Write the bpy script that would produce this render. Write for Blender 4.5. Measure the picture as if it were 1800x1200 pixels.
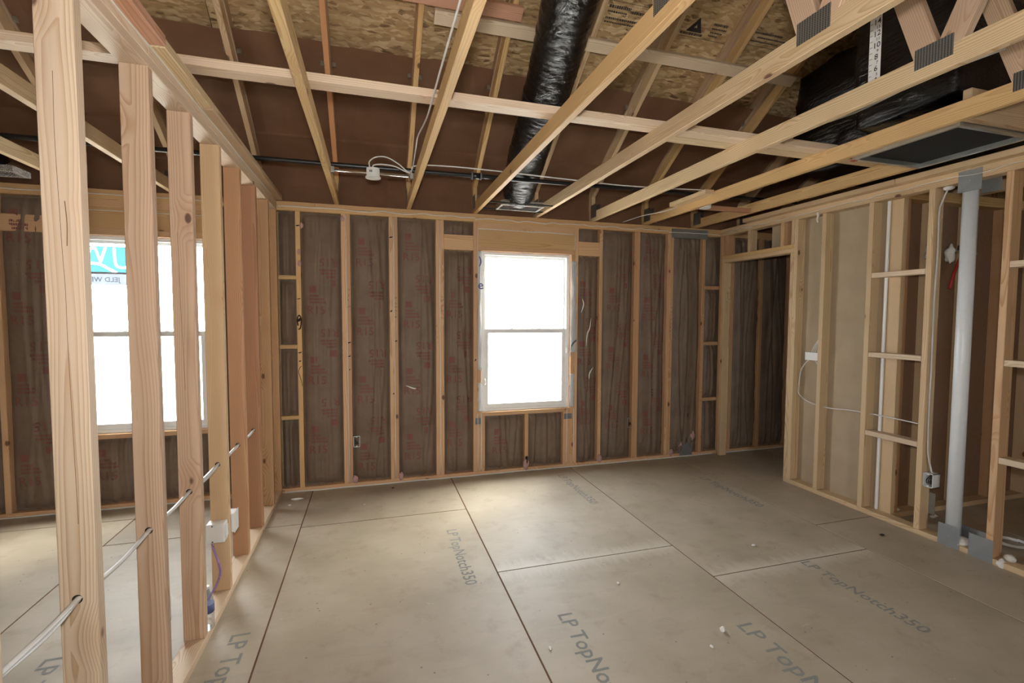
import bpy, bmesh, math, random
from mathutils import Vector, Matrix, noise
random.seed(7)
S = bpy.context.scene
for o in list(bpy.data.objects): bpy.data.objects.remove(o)
C = S.collection
H = 2.498            # top of the double top plate
TP = H - 0.076       # underside of the top plates

# ------------------------------------------------------------ camera
YAW, PITCH, ROLL = 0.286946, -0.051691, 0.003916
def cam_dir(x3, y2, z3):
    c, s = math.cos(ROLL), math.sin(ROLL); x = c*x3 - s*z3; z2 = s*x3 + c*z3
    c, s = math.cos(PITCH), math.sin(PITCH); y = c*y2 - s*z2; z = s*y2 + c*z2
    c, s = math.cos(YAW), math.sin(YAW); return Vector((c*x + s*y, -s*x + c*y, z))
cd = bpy.data.cameras.new('camera'); cam = bpy.data.objects.new('camera', cd); C.objects.link(cam)
R_, U_, F_ = cam_dir(1,0,0), cam_dir(0,0,1), cam_dir(0,1,0)
M = Matrix((R_, U_, -F_)).transposed().to_4x4(); M.translation = Vector((0.75565, -4.42823, 1.53240))
cam.matrix_world = M
cd.sensor_width = 36; cd.lens = 834.76/1800*36; cd.clip_start = 0.05; cd.clip_end = 200
S.camera = cam

# ------------------------------------------------------------ world, light, exposure
W = bpy.data.worlds.new('world'); S.world = W; W.use_nodes = True
bg = W.node_tree.nodes['Background']; bg.inputs[0].default_value = (0.93, 0.97, 1.0, 1); bg.inputs[1].default_value = 20.0
fl = bpy.data.lights.new('camera_flash', 'AREA'); fl.shape = 'DISK'; fl.size = 0.10; fl.energy = 44; fl.color = (1.0, 0.97, 0.93)
fo = bpy.data.objects.new('camera_flash', fl); C.objects.link(fo)
fm = M.copy(); fm.translation = M.translation + U_*0.14 - F_*0.03 ; fo.matrix_world = fm @ Matrix.Rotation(math.radians(18), 4, 'X')
sl = bpy.data.lights.new('bright_sky_glow', 'SUN'); sl.energy = 40; sl.angle = math.radians(55); sl.color = (1.0, .96, .82)
so = bpy.data.objects.new('bright_sky_glow', sl); C.objects.link(so); so.rotation_euler = Vector((-1.1, -.5, -1.4)).to_track_quat('-Z', 'Y').to_euler()
def portal(x, y, z, w, h, face):
    l = bpy.data.lights.new('window_portal', 'AREA'); l.shape = 'RECTANGLE'; l.size = w; l.size_y = h; l.cycles.is_portal = True
    o = bpy.data.objects.new('window_portal', l); C.objects.link(o); o.location = (x, y, z)
    o.rotation_euler = (math.radians(-90 if face < 0 else 90), 0, 0)
portal(2.215, .14, 1.40, .93, 1.52, -1); portal(-.98, .14, 1.38, .93, 1.50, -1)
REAR = -9.2
OPEN = [(-.4, .7, .6, 2.1)]  # unseen opening added in the rear wall, sized for the sky fill
for a, b, c, d in OPEN: portal((a+b)/2, REAR-.02, (c+d)/2, b-a, d-c, 1)
S.view_settings.view_transform = 'Standard'; S.view_settings.look = 'None'
S.view_settings.exposure = 0.0; S.view_settings.gamma = 1.0; S.view_settings.use_curve_mapping = False

# ------------------------------------------------------------ materials
def mat(name, col=(.8,.8,.8), rough=.6, metal=0, **k):
    m = bpy.data.materials.new(name); m.use_nodes = True
    b = m.node_tree.nodes['Principled BSDF']
    b.inputs['Base Color'].default_value = (*col, 1); b.inputs['Roughness'].default_value = rough; b.inputs['Metallic'].default_value = metal
    for a, v in k.items(): b.inputs[a].default_value = v
    return m, m.node_tree.nodes, m.node_tree.links, b
def nd(N, t, **k):
    n = N.new(t)
    for a, v in k.items():
        if a.startswith('i_'): n.inputs[a[2:].replace('_', ' ')].default_value = v
        else: setattr(n, a, v)
    return n
def math_(N, L, op, a, b=None, clamp=False):
    n = N.new('ShaderNodeMath'); n.operation = op; n.use_clamp = clamp
    for i, v in enumerate((a, b)):
        if v is None: continue
        if isinstance(v, (int, float)): n.inputs[i].default_value = v
        else: L.new(v, n.inputs[i])
    return n.outputs[0]
def ramp(N, L, fac, stops):
    n = N.new('ShaderNodeValToRGB'); e = n.color_ramp.elements
    e[0].position, e[0].color = stops[0][0], (*stops[0][1], 1); e[1].position, e[1].color = stops[-1][0], (*stops[-1][1], 1)
    for p, c in stops[1:-1]:
        q = e.new(p); q.color = (*c, 1)
    L.new(fac, n.inputs[0]); return n.outputs[0]
def mix(N, L, fac, a, b, mode='MIX'):
    n = N.new('ShaderNodeMix'); n.data_type = 'RGBA'; n.blend_type = mode
    for i, v in ((0, fac), (6, a), (7, b)):
        if isinstance(v, (int, float)): n.inputs[i].default_value = v
        elif isinstance(v, tuple): n.inputs[i].default_value = (*v, 1)
        else: L.new(v, n.inputs[i])
    return n.outputs[2]
def bump(N, L, h, b, strength=.3, dist=.01):
    n = N.new('ShaderNodeBump'); n.inputs['Strength'].default_value = strength; n.inputs['Distance'].default_value = dist
    L.new(h, n.inputs['Height']); L.new(n.outputs[0], b.inputs['Normal'])
def mapping(N, L, vec, scale=(1,1,1), loc=None):
    n = N.new('ShaderNodeMapping'); n.inputs['Scale'].default_value = scale; L.new(vec, n.inputs['Vector'])
    return n.outputs[0]
def noise_(N, L, vec, scale, detail=3, rough=.5, dist=0):
    n = N.new('ShaderNodeTexNoise'); n.inputs['Scale'].default_value = scale; n.inputs['Detail'].default_value = detail
    n.inputs['Roughness'].default_value = rough; n.inputs['Distortion'].default_value = dist
    L.new(vec, n.inputs['Vector']); return n.outputs[0]

# wood: growth rings around a random pith, long axis = object Z, knots, tint from the object's colour
def wood_mat():
    m, N, L, b = mat('lumber', rough=.62)
    tc = N.new('ShaderNodeTexCoord'); oi = N.new('ShaderNodeObjectInfo')
    r1 = oi.outputs['Random']
    off = N.new('ShaderNodeCombineXYZ')
    L.new(math_(N, L, 'MULTIPLY', r1, 37.0), off.inputs[0]); L.new(math_(N, L, 'MULTIPLY', r1, 91.0), off.inputs[1]); L.new(math_(N, L, 'MULTIPLY', r1, 53.0), off.inputs[2])
    add = N.new('ShaderNodeVectorMath'); add.operation = 'ADD'; L.new(tc.outputs['Object'], add.inputs[0]); L.new(off.outputs[0], add.inputs[1])
    P = add.outputs[0]
    # knots
    kp = mapping(N, L, P, (5.5, 5.5, 3.1))
    vo = N.new('ShaderNodeTexVoronoi'); vo.inputs['Scale'].default_value = 1.0; L.new(kp, vo.inputs['Vector'])
    kd = vo.outputs['Distance']
    knot = math_(N, L, 'SUBTRACT', 1.0, math_(N, L, 'DIVIDE', kd, .085), True)
    halo = math_(N, L, 'SUBTRACT', 1.0, math_(N, L, 'DIVIDE', kd, .34), True)
    warp = noise_(N, L, mapping(N, L, P, (9, 9, 1.5)), 1.0, 2)
    warp2 = noise_(N, L, mapping(N, L, P, (3, 3, .9)), 1.0, 1)
    sep = N.new('ShaderNodeSeparateXYZ'); L.new(tc.outputs['Object'], sep.inputs[0])
    fr = lambda k: math_(N, L, 'FRACT', math_(N, L, 'MULTIPLY', r1, k))
    px = math_(N, L, 'ADD', sep.outputs[0], math_(N, L, 'MULTIPLY', math_(N, L, 'SUBTRACT', fr(17.3), .5), .12))
    py = math_(N, L, 'ADD', sep.outputs[1], math_(N, L, 'MULTIPLY', math_(N, L, 'SUBTRACT', fr(71.7), .5), .12))
    px = math_(N, L, 'ADD', px, math_(N, L, 'MULTIPLY', math_(N, L, 'SUBTRACT', warp2, .5), .07))
    r = math_(N, L, 'SQRT', math_(N, L, 'ADD', math_(N, L, 'MULTIPLY', px, px), math_(N, L, 'MULTIPLY', py, py)))
    r = math_(N, L, 'ADD', r, math_(N, L, 'MULTIPLY', warp, .020))
    r = math_(N, L, 'ADD', r, math_(N, L, 'MULTIPLY', halo, .022))
    ring = math_(N, L, 'FRACT', math_(N, L, 'MULTIPLY', r, 150.0))
    col = ramp(N, L, ring, [(0, (.73, .615, .47)), (.45, (.69, .57, .43)), (.80, (.56, .405, .26)), (.93, (.50, .345, .21)), (1, (.71, .59, .45))])
    fine = noise_(N, L, mapping(N, L, P, (220, 220, 7)), 1.0, 2)
    col = mix(N, L, math_(N, L, 'MULTIPLY', fine, .30), col, (.60, .49, .36))
    big = noise_(N, L, mapping(N, L, P, (7, 7, 1.1)), 1.0, 3)
    col = mix(N, L, ramp(N, L, big, [(.42, (0,0,0)), (.68, (.5,.5,.5))]), col, (.66, .50, .38))
    col = mix(N, L, ramp(N, L, noise_(N, L, mapping(N, L, P, (14, 14, 2)), 1.0, 4), [(.6, (0,0,0)), (.8, (.3,.3,.3))]), col, (.36, .25, .17))
    col = mix(N, L, math_(N, L, 'MULTIPLY', halo, .35), col, (.48, .28, .15))
    col = mix(N, L, ramp(N, L, knot, [(0, (0,0,0)), (.35, (.9,.9,.9))]), col, (.12, .055, .03))
    col = mix(N, L, 1.0, col, oi.outputs['Color'], 'MULTIPLY')
    L.new(col, b.inputs['Base Color'])
    bump(N, L, math_(N, L, 'ADD', ring, fine), b, .12, .002)
    return m
WOOD = wood_mat()
T = dict(pale=(1.06,1.05,1.02,1), yel=(.97,.89,.72,1), pink=(.90,.80,.74,1), tan=(.80,.71,.61,1), red=(.74,.50,.38,1), grey=(.78,.75,.72,1), rose=(.92,.62,.54,1), gold=(.98,.82,.50,1), warm=(.97,.76,.57,1), warm2=(.85,.64,.46,1), amber=(.95,.75,.48,1))

def osb_mat(name, a, bcol, c, flake=26, contrast=1.0, floor=False):
    m, N, L, b = mat(name, rough=.7)
    g = N.new('ShaderNodeNewGeometry'); tc = N.new('ShaderNodeTexCoord')
    P = tc.outputs['Object']
    wv = N.new('ShaderNodeTexNoise'); wv.inputs['Scale'].default_value = 6; L.new(P, wv.inputs['Vector'])
    ad = N.new('ShaderNodeVectorMath'); ad.operation = 'MULTIPLY_ADD'; L.new(wv.outputs['Color'], ad.inputs[0]); ad.inputs[1].default_value = (.06,.06,.06); L.new(P, ad.inputs[2])
    cols = None; hgt = None
    FL = ((.15, .30, 1.0), (-.45, .26, .85), (.6, .33, 1.15), (-1.1, .30, 1.0), (.05, .22, .75))
    for i, (ang, ka, kb) in enumerate(FL):
        mp = N.new('ShaderNodeMapping'); mp.inputs['Rotation'].default_value = (0, 0, ang); mp.inputs['Location'].default_value = (i*3.1, i*1.7, 0)
        mp.inputs['Scale'].default_value = (flake*ka, flake*kb, 1); L.new(ad.outputs[0], mp.inputs['Vector'])
        v = N.new('ShaderNodeTexVoronoi'); v.voronoi_dimensions = '2D'; v.inputs['Scale'].default_value = 1; L.new(mp.outputs[0], v.inputs['Vector'])
        sp = N.new('ShaderNodeSeparateColor'); L.new(v.outputs['Color'], sp.inputs[0])
        gr = noise_(N, L, mapping(N, L, mp.outputs[0], (.5, 7, 1)), 1.0, 2)
        ci = ramp(N, L, math_(N, L, 'ADD', sp.outputs[0], math_(N, L, 'MULTIPLY', math_(N, L, 'SUBTRACT', gr, .5), .9)), [(0, a), (.09, tuple((a[q]+bcol[q]*2)/3 for q in range(3))), (.5, bcol), (1, c)])
        e = ramp(N, L, v.outputs['Distance'], [(.38, (1,1,1)), (.62, (0,0,0))])
        if cols is None: cols = ci; hgt = sp.outputs[1]
        else:
            f = math_(N, L, 'MULTIPLY', ramp(N, L, sp.outputs[2], [(.50, (0,0,0)), (.51, (1,1,1))]), e)
            cols = mix(N, L, f, cols, ci); hgt = math_(N, L, 'ADD', hgt, math_(N, L, 'MULTIPLY', f, sp.outputs[1]))
    mott = noise_(N, L, P, 2.2, 4)
    if floor:
        base = ramp(N, L, mott, [(.3, (.345,.30,.225)), (.5, (.41,.36,.28)), (.7, (.47,.42,.335))])
        cols = mix(N, L, .84, cols, base)
        sx = N.new('ShaderNodeSeparateXYZ'); L.new(g.outputs['Position'], sx.inputs[0])
        X, Y = sx.outputs[0], sx.outputs[1]
        nn = noise_(N, L, mapping(N, L, g.outputs['Position'], (30, 6, 1)), 1.0, 4)
        # sanded joints and pale scuffs where two sheets meet
        for (x0, x1, yy) in ((1.463, 2.68, -1.739), (2.69, 3.90, -2.137)):
            d = math_(N, L, 'ABSOLUTE', math_(N, L, 'SUBTRACT', Y, yy))
            d = math_(N, L, 'SUBTRACT', 1.0, math_(N, L, 'DIVIDE', d, math_(N, L, 'MULTIPLY', nn, .22)), True)
            inx = math_(N, L, 'MULTIPLY', math_(N, L, 'GREATER_THAN', X, x0), math_(N, L, 'LESS_THAN', X, x1))
            cols = mix(N, L, math_(N, L, 'MULTIPLY', math_(N, L, 'MULTIPLY', d, inx), .75), cols, (.62, .58, .50))
        st = ramp(N, L, noise_(N, L, g.outputs['Position'], 7, 5, .65), [(.55, (0,0,0)), (.75, (.55,.55,.55))])
        cols = mix(N, L, st, cols, (.30, .22, .15))
        st2 = ramp(N, L, noise_(N, L, mapping(N, L, g.outputs['Position'], (1.0, 2.2, 1)), 14, 6, .7), [(.64, (0,0,0)), (.72, (.45,.45,.45))])
        cols = mix(N, L, st2, cols, (.66, .60, .50))
        vo = N.new('ShaderNodeTexVoronoi'); vo.inputs['Scale'].default_value = 11; L.new(g.outputs['Position'], vo.inputs['Vector'])
        cols = mix(N, L, ramp(N, L, vo.outputs['Distance'], [(.035, (.8,.8,.8)), (.06, (0,0,0))]), cols, (.13, .09, .06))
        b.inputs['Roughness'].default_value = .55
        bump(N, L, hgt, b, .06, .002)
    else:
        cols = mix(N, L, ramp(N, L, mott, [(.4, (0,0,0)), (.65, (.5,.5,.5))]), cols, tuple(v*.75 for v in bcol))
        bump(N, L, hgt, b, .35, .003)
    L.new(cols, b.inputs['Base Color'])
    return m
OSB = osb_mat('osb_roof', (.14,.07,.028), (.48,.32,.15), (.72,.56,.33), 50)
OSBF = osb_mat('osb_floor', (.36,.28,.19), (.48,.40,.29), (.56,.48,.37), 14, floor=True)

def kraft_mat():
    m, N, L, b = mat('kraft_paper', rough=.62)
    tc = N.new('ShaderNodeTexCoord'); P = tc.outputs['Object']
    n1 = noise_(N, L, P, 3, 5, .6); n2 = noise_(N, L, P, 90, 3, .6)
    c = ramp(N, L, n1, [(.3, (.145,.094,.062)), (.5, (.185,.130,.088)), (.7, (.22,.165,.115))])
    c = mix(N, L, math_(N, L, 'MULTIPLY', n2, .4), c, (.12, .085, .06))
    L.new(c, b.inputs['Base Color'])
    w = noise_(N, L, mapping(N, L, P, (9, 9, 7)), 1.0, 4, .5, 1.0)
    bump(N, L, math_(N, L, 'ADD', math_(N, L, 'MULTIPLY', w, 1.0), math_(N, L, 'MULTIPLY', n2, .12)), b, .45, .015)
    return m
KRAFT = kraft_mat()
def card_mat():
    m, N, L, b = mat('cardboard', rough=.8)
    tc = N.new('ShaderNodeTexCoord'); P = tc.outputs['Object']
    n1 = noise_(N, L, P, 4, 4); L.new(ramp(N, L, n1, [(.3, (.29,.145,.078)), (.7, (.37,.20,.11))]), b.inputs['Base Color'])
    wv = N.new('ShaderNodeTexWave'); wv.inputs['Scale'].default_value = 60; L.new(P, wv.inputs['Vector'])
    bump(N, L, wv.outputs[1], b, .10, .001); return m
CARD = card_mat()
def dry_mat():
    m, N, L, b = mat('drywall_paper', rough=.85)
    tc = N.new('ShaderNodeTexCoord'); P = tc.outputs['Object']
    L.new(ramp(N, L, noise_(N, L, P, 5, 4), [(.3, (.40,.315,.215)), (.7, (.45,.36,.25))]), b.inputs['Base Color']); return m
DRY = dry_mat()
BROWNB = None
def black_mat():
    m, N, L, b = mat('black_duct_film', (.004,.004,.005), .15)
    tc = N.new('ShaderNodeTexCoord'); P = tc.outputs['Object']
    n = noise_(N, L, mapping(N, L, P, (10, 10, 45)), 1.0, 5, .65, 1.0)
    n2 = noise_(N, L, P, 25, 4, .6, 2.0)
    bump(N, L, math_(N, L, 'ADD', n, math_(N, L, 'MULTIPLY', n2, .3)), b, .42, .03); return m
DUCT = black_mat()
def simple(name, col, rough=.5, metal=0, bs=0, sc=30, **k):
    m, N, L, b = mat(name, col, rough, metal, **k)
    tc = N.new('ShaderNodeTexCoord')
    n = noise_(N, L, tc.outputs['Object'], sc, 3)
    L.new(mix(N, L, ramp(N, L, n, [(.35, (0,0,0)), (.7, (.35,.35,.35))]), tuple(col), tuple(v*(.93 if max(col) > .76 else .72) for v in col)), b.inputs['Base Color'])
    if bs: bump(N, L, n, b, bs, .004)
    return m
VINYL = simple('white_vinyl', (.88,.90,.90), .35)
PVC = simple('pvc_white', (.82,.87,.92), .3)
PLAS = simple('white_plastic', (.80,.80,.79), .35)
CABLE = simple('cable_white', (.72,.72,.70), .4)
BLACKP = simple('black_iron', (.012,.012,.013), .32)
STEEL = simple('steel_plate', (.40,.44,.47), .42, .75, .1, 12)
GALV = simple('galvanized', (.62,.64,.62), .3, .9, .1, 40)
CHROME = simple('bright_steel', (.85,.86,.88), .16, 1)
CAULK = simple("caulk_white", (.74,.74,.70), .6)
FOAM = simple('white_foam', (.85,.84,.80), .8, 0, .6, 50)
PINK = simple('pink_fibreglass', (.50,.31,.29), .95, 0, 1, 80)
TAPE = simple('grey_tape', (.17,.18,.20), .5)
WRAP = simple('white_wrap', (.84,.86,.88), .45, 0, .4, 15)
INK = simple('black_ink', (.035,.03,.028), .8)
BLUEINK = simple('blue_ink', (.10,.13,.28), .6)
REDINK = simple('red_print', (.205,.078,.060), .7, 0, 0, 60)
FLOORINK = simple('floor_stamp_ink', (.255,.265,.25), .8, 0, 0, 60)
CRACK = simple('crack_brown', (.20,.115,.065), .9)
GREYINK = simple('grey_print', (.36,.38,.42), .7)
PURPLE = simple('purple_wire', (.38,.24,.55), .4)
BROWNB = simple('brown_board', (.27,.165,.10), .85)
COPPER = simple('copper', (.75,.32,.14), .3, .9)
REDP = simple('red_pex', (.45,.03,.03), .4)
DARKG = simple('dark_gap', (.15,.07,.04), .9)
HOLE = simple('dark_hole', (.02,.016,.012), .9)
GROUND = simple('pale_ground', (.6,.6,.58), .9)
INKBLK = simple('black_panel_paint', (.006,.006,.006), .95)
BOXBLUE = simple('box_interior', (.16,.20,.24), .5)
def foil_mat():
    m, N, L, b = mat('foil', (.8,.8,.8), .22, 1.0)
    tc = N.new('ShaderNodeTexCoord'); bump(N, L, noise_(N, L, tc.outputs['Object'], 45, 4, .6, 2), b, 1, .02); return m
FOIL = foil_mat()
def glass_mat(name, tint=(1,1,1), refl=.08):
    m = bpy.data.materials.new(name); m.use_nodes = True; N, L = m.node_tree.nodes, m.node_tree.links
    N.clear(); o = N.new('ShaderNodeOutputMaterial'); t = N.new('ShaderNodeBsdfTransparent'); t.inputs[0].default_value = (*tint, 1)
    g = N.new('ShaderNodeBsdfGlossy'); g.inputs['Roughness'].default_value = .03; mx = N.new('ShaderNodeMixShader')
    lw = N.new('ShaderNodeLayerWeight'); lw.inputs[0].default_value = .35
    L.new(math_(N, L, 'ADD', math_(N, L, 'MULTIPLY', lw.outputs[0], .35), refl*.4, True), mx.inputs[0])
    L.new(t.outputs[0], mx.inputs[1]); L.new(g.outputs[0], mx.inputs[2]); L.new(mx.outputs[0], o.inputs[0]); return m
GLASS = glass_mat('window_glass'); CLEAR = glass_mat('clear_plastic', (.90,.93,.96), .3)
def trans_mat(name, col, keep=.5):
    m = bpy.data.materials.new(name); m.use_nodes = True; N, L = m.node_tree.nodes, m.node_tree.links
    N.clear(); o = N.new('ShaderNodeOutputMaterial'); t = N.new('ShaderNodeBsdfTranslucent'); t.inputs[0].default_value = (*col, 1)
    d = N.new('ShaderNodeBsdfTransparent'); d.inputs[0].default_value = (*col, 1); mx = N.new('ShaderNodeMixShader'); mx.inputs[0].default_value = keep
    L.new(t.outputs[0], mx.inputs[1]); L.new(d.outputs[0], mx.inputs[2]); L.new(mx.outputs[0], o.inputs[0]); return m
CYAN = trans_mat('cyan_film', (.020,.062,.080), .8); FILMW = trans_mat('white_film', (.24,.25,.26), .7); FILMG = trans_mat('grey_film_ink', (.30,.33,.38), .8)
def gusset_mat():
    m, N, L, b = mat('nail_plate', (.33,.35,.35), .38, .85)
    tc = N.new('ShaderNodeTexCoord'); mp = mapping(N, L, tc.outputs['Object'], (1, 95, 40))
    sx = N.new('ShaderNodeSeparateXYZ'); L.new(mp, sx.inputs[0])
    fy = math_(N, L, 'FRACT', sx.outputs[1]); row = math_(N, L, 'FLOOR', sx.outputs[1])
    fz = math_(N, L, 'FRACT', math_(N, L, 'MULTIPLY', math_(N, L, 'ADD', sx.outputs[2], math_(N, L, 'MULTIPLY', row, .37)), 4.0))
    s = math_(N, L, 'MULTIPLY', math_(N, L, 'LESS_THAN', fy, .5), math_(N, L, 'LESS_THAN', fz, .6))
    L.new(mix(N, L, s, (.40,.42,.42), (.05,.05,.05)), b.inputs['Base Color']); bump(N, L, s, b, .6, .003); return m
GUSSET = gusset_mat()

# ------------------------------------------------------------ object helpers
def tagp(o, **k):
    for a, v in k.items():
        if v is not None: o[a] = v
    return o
def empty(name, loc=(0,0,0), **k):
    o = bpy.data.objects.new(name, None); C.objects.link(o); o.location = loc; o.empty_display_size = .05
    return tagp(o, **k)
def pworld(parent):
    v = Vector((0,0,0))
    while parent: v += parent.location; parent = parent.parent
    return v
def link(name, me, material, parent=None, loc=(0,0,0), rot=None, color=None, **k):
    if isinstance(me, bmesh.types.BMesh):
        m = bpy.data.meshes.new(name); me.to_mesh(m); me.free(); me = m
    if material and not me.materials: me.materials.append(material)
    o = bpy.data.objects.new(name, me); C.objects.link(o)
    o.parent = parent; o.location = Vector(loc) - pworld(parent)
    if rot is not None: o.rotation_euler = rot
    if color: o.color = color
    return tagp(o, **k)
CACHE = {}
def box_mesh(dx, dy, dz, bev=.0025):
    k = (round(dx,4), round(dy,4), round(dz,4), bev)
    if k in CACHE: return CACHE[k]
    bm = bmesh.new(); bmesh.ops.create_cube(bm, size=1)
    for v in bm.verts: v.co = Vector((v.co.x*dx, v.co.y*dy, v.co.z*dz))
    if bev: bmesh.ops.bevel(bm, geom=bm.edges[:], offset=min(bev, min(dx,dy,dz)*.3), segments=1, affect='EDGES')
    m = bpy.data.meshes.new('board'); bm.to_mesh(m); bm.free(); CACHE[k] = m; return m
def jit(t):
    f = random.uniform(.90, 1.06); g = random.uniform(.97, 1.03)
    return (t[0]*f, t[1]*f*g, t[2]*f*g, 1)
def board(parent, name, x0, x1, y0, y1, z0, z1, tint='pale', material=None, **k):
    dx, dy, dz = x1-x0, y1-y0, z1-z0; c = ((x0+x1)/2, (y0+y1)/2, (z0+z1)/2)
    material = material or WOOD; col = jit(T[tint]) if isinstance(tint, str) else tint
    key = 'mat' + material.name
    if dz >= dx and dz >= dy: me, rot = box_mesh(dx, dy, dz), (0,0,0)
    elif dx >= dy: me, rot = box_mesh(dz, dy, dx), (0, math.pi/2, 0)
    else: me, rot = box_mesh(dx, dz, dy), (-math.pi/2, 0, 0)
    if me.materials and me.materials[0] != material: me = me.copy(); me.materials.clear()
    return link(name, me, material, parent, c, rot, col, **k)
def block(parent, name, x0, x1, y0, y1, z0, z1, material, bev=.0015, **k):
    me = box_mesh(x1-x0, y1-y0, z1-z0, bev)
    if me.materials and me.materials[0] != material: me = me.copy(); me.materials.clear()
    return link(name, me, material, parent, ((x0+x1)/2, (y0+y1)/2, (z0+z1)/2), None, None, **k)
def beam(parent, name, x, p0, p1, wid=.089, th=.038, tint='yel', material=None):
    """sloped board lying in a plane x = const; p0, p1 = (y, z) of the centre line"""
    a, b = Vector((x, *p0)), Vector((x, *p1)); d = b-a; l = d.length; d.normalize()
    X = Vector((1,0,0)); Y = d.cross(X)
    me = box_mesh(th, wid, l); material = material or WOOD
    o = link(name, me, material, parent, (a+b)/2, None, jit(T[tint]))
    o.rotation_euler = Matrix((X, Y, d)).transposed().to_euler(); return o
def smooth_pts(P, n=6):
    P = [Vector(p) for p in P]
    if len(P) < 3: return P
    Q = [P[0]*2-P[1]] + P + [P[-1]*2-P[-2]]; out = []
    for i in range(1, len(Q)-2):
        a, b, c, d = Q[i-1:i+3]
        for j in range(n):
            t = j/n; out.append(.5*((2*b)+(-a+c)*t+(2*a-5*b+4*c-d)*t*t+(-a+3*b-3*c+d)*t**3))
    out.append(P[-1]); return out
def tube_bm(P, r, seg=8, smooth=6, bm=None, rf=None, flat=1.0):
    P = smooth_pts(P, smooth) if smooth else [Vector(p) for p in P]
    bm = bm or bmesh.new(); rings = []; up = Vector((0,0,1))
    for i, p in enumerate(P):
        d = (P[min(i+1, len(P)-1)] - P[max(i-1, 0)]).normalized()
        u = up if abs(d.dot(up)) < .95 else Vector((0,1,0))
        s = d.cross(u).normalized(); t = s.cross(d).normalized(); rr = rf(i/(len(P)-1)) if rf else r
        rings.append([bm.verts.new(p + s*math.cos(2*math.pi*k/seg)*rr*flat + t*math.sin(2*math.pi*k/seg)*rr) for k in range(seg)])
    for a, b in zip(rings, rings[1:]):
        for k in range(seg): f = bm.faces.new((a[k], a[(k+1)%seg], b[(k+1)%seg], b[k])); f.smooth = True
    bm.faces.new(rings[0]); bm.faces.new(rings[-1][::-1]); return bm
def tube(name, P, r, material, parent=None, seg=8, smooth=6, flat=1.0, rf=None, **k):
    base = Vector(P[0]) if parent is None else Vector((0,0,0))
    bm = tube_bm([Vector(p)-base for p in P], r, seg, smooth, None, rf, flat)
    bmesh.ops.recalc_face_normals(bm, faces=bm.faces[:])
    return link(name, bm, material, parent, base if parent is None else (0,0,0), **k)
def bbox_into(bm, x0, x1, y0, y1, z0, z1):
    r = bmesh.ops.create_cube(bm, size=1)
    for v in r['verts']: v.co = Vector(((x0+x1)/2+v.co.x*(x1-x0), (y0+y1)/2+v.co.y*(y1-y0), (z0+z1)/2+v.co.z*(z1-z0)))
def lathe(prof, seg=20):
    bm = bmesh.new(); R = []
    for r, z in prof: R.append([bm.verts.new((r*math.cos(2*math.pi*k/seg), r*math.sin(2*math.pi*k/seg), z)) for k in range(seg)])
    for a, b in zip(R, R[1:]):
        for k in range(seg): f = bm.faces.new((a[k], a[(k+1)%seg], b[(k+1)%seg], b[k])); f.smooth = True
    bm.faces.new(R[0][::-1]); bm.faces.new(R[-1]); return bm
def blob_bm(r, sc=(1,1,1), sub=2, amp=.35, seed=0):
    bm = bmesh.new(); bmesh.ops.create_icosphere(bm, subdivisions=sub, radius=r)
    for v in bm.verts:
        n = noise.noise(v.co*(1.6/r) + Vector((seed*3.1, seed, 0))); v.co *= 1 + amp*n; v.co = Vector((v.co.x*sc[0], v.co.y*sc[1], v.co.z*sc[2]))
    for f in bm.faces: f.smooth = True
    return bm
TXT = {}
def text_mesh(s, size=1.0):
    """flat lettering in its own XY plane, centred"""
    if s not in TXT:
        cu = bpy.data.curves.new('lettering', 'FONT'); cu.body = s; cu.size = 1; cu.align_x = 'CENTER'; cu.align_y = 'CENTER'; cu.resolution_u = 2; cu.offset = .012
        o = bpy.data.objects.new('lettering', cu); C.objects.link(o); bpy.context.view_layer.update()
        m = bpy.data.meshes.new_from_object(o.evaluated_get(bpy.context.evaluated_depsgraph_get()))
        V = [v.co.copy() for v in m.vertices]; Fc = [tuple(p.vertices) for p in m.polygons]
        bpy.data.objects.remove(o); bpy.data.meshes.remove(m); TXT[s] = (V, Fc)
    V, Fc = TXT[s]; return [v*size for v in V], Fc

# ============================================================ FLOOR
S0 = .2441; PW = 1.2192; PL = 2.4384
floor = empty('floor', (0,0,0), kind='structure')
bm = bmesh.new(); bbox_into(bm, -4.0, 7.0, REAR, .089, -.06, -.0028); link('floor_joint_bed', bm, DARKG, floor)
phase = {-4: .0, -3: -.26, -2: -.26+.0, -1: -.70, 0: -3.2, 1: -1.739, 2: -2.137, 3: -1.757, 4: -.9, 5: -1.9}
for k in range(-4, 6):
    x0, x1 = S0+PW*k, S0+PW*(k+1)
    if x0 < -4: x0 = -4.0
    if x1 > 7: x1 = 7.0
    js = [phase[k] + PL*j for j in range(-5, 4)]; js = sorted([j for j in js if REAR < j < .02] + [REAR, .089])
    for a, b in zip(js, js[1:]):
        if b-a < .03: continue
        g = .0045; me = box_mesh(x1-x0-2*g, b-a-2*g, .010, .0006)
        link('subfloor_panel', me, OSBF, floor, ((x0+x1)/2, (a+b)/2, -.005))
def floor_text(s, x, y, size, ang, matl=FLOORINK, z=.0006, sx=1.0):
    V, Fc = text_mesh(s, size); me = bpy.data.meshes.new('printed_marking')
    me.from_pydata([(v.x*sx, v.y, 0) for v in V], [], Fc); me.update()
    return link('printed_marking', me, matl, floor, (x, y, z), (0, 0, ang))
dn = -math.pi/2
floor_text('LP TopNotch350', 1.285, -1.46, .105, dn)
floor_text('LP TopNotch350', 2.50, -.57, .105, dn)
floor_text('LP TopNotch350', 3.78, -1.0, .105, dn)
floor_text('LP TopNotch350', 2.52, -2.98, .125, dn)
floor_text('LP TopNotch350', 1.69, -2.62, .115, dn)
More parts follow.
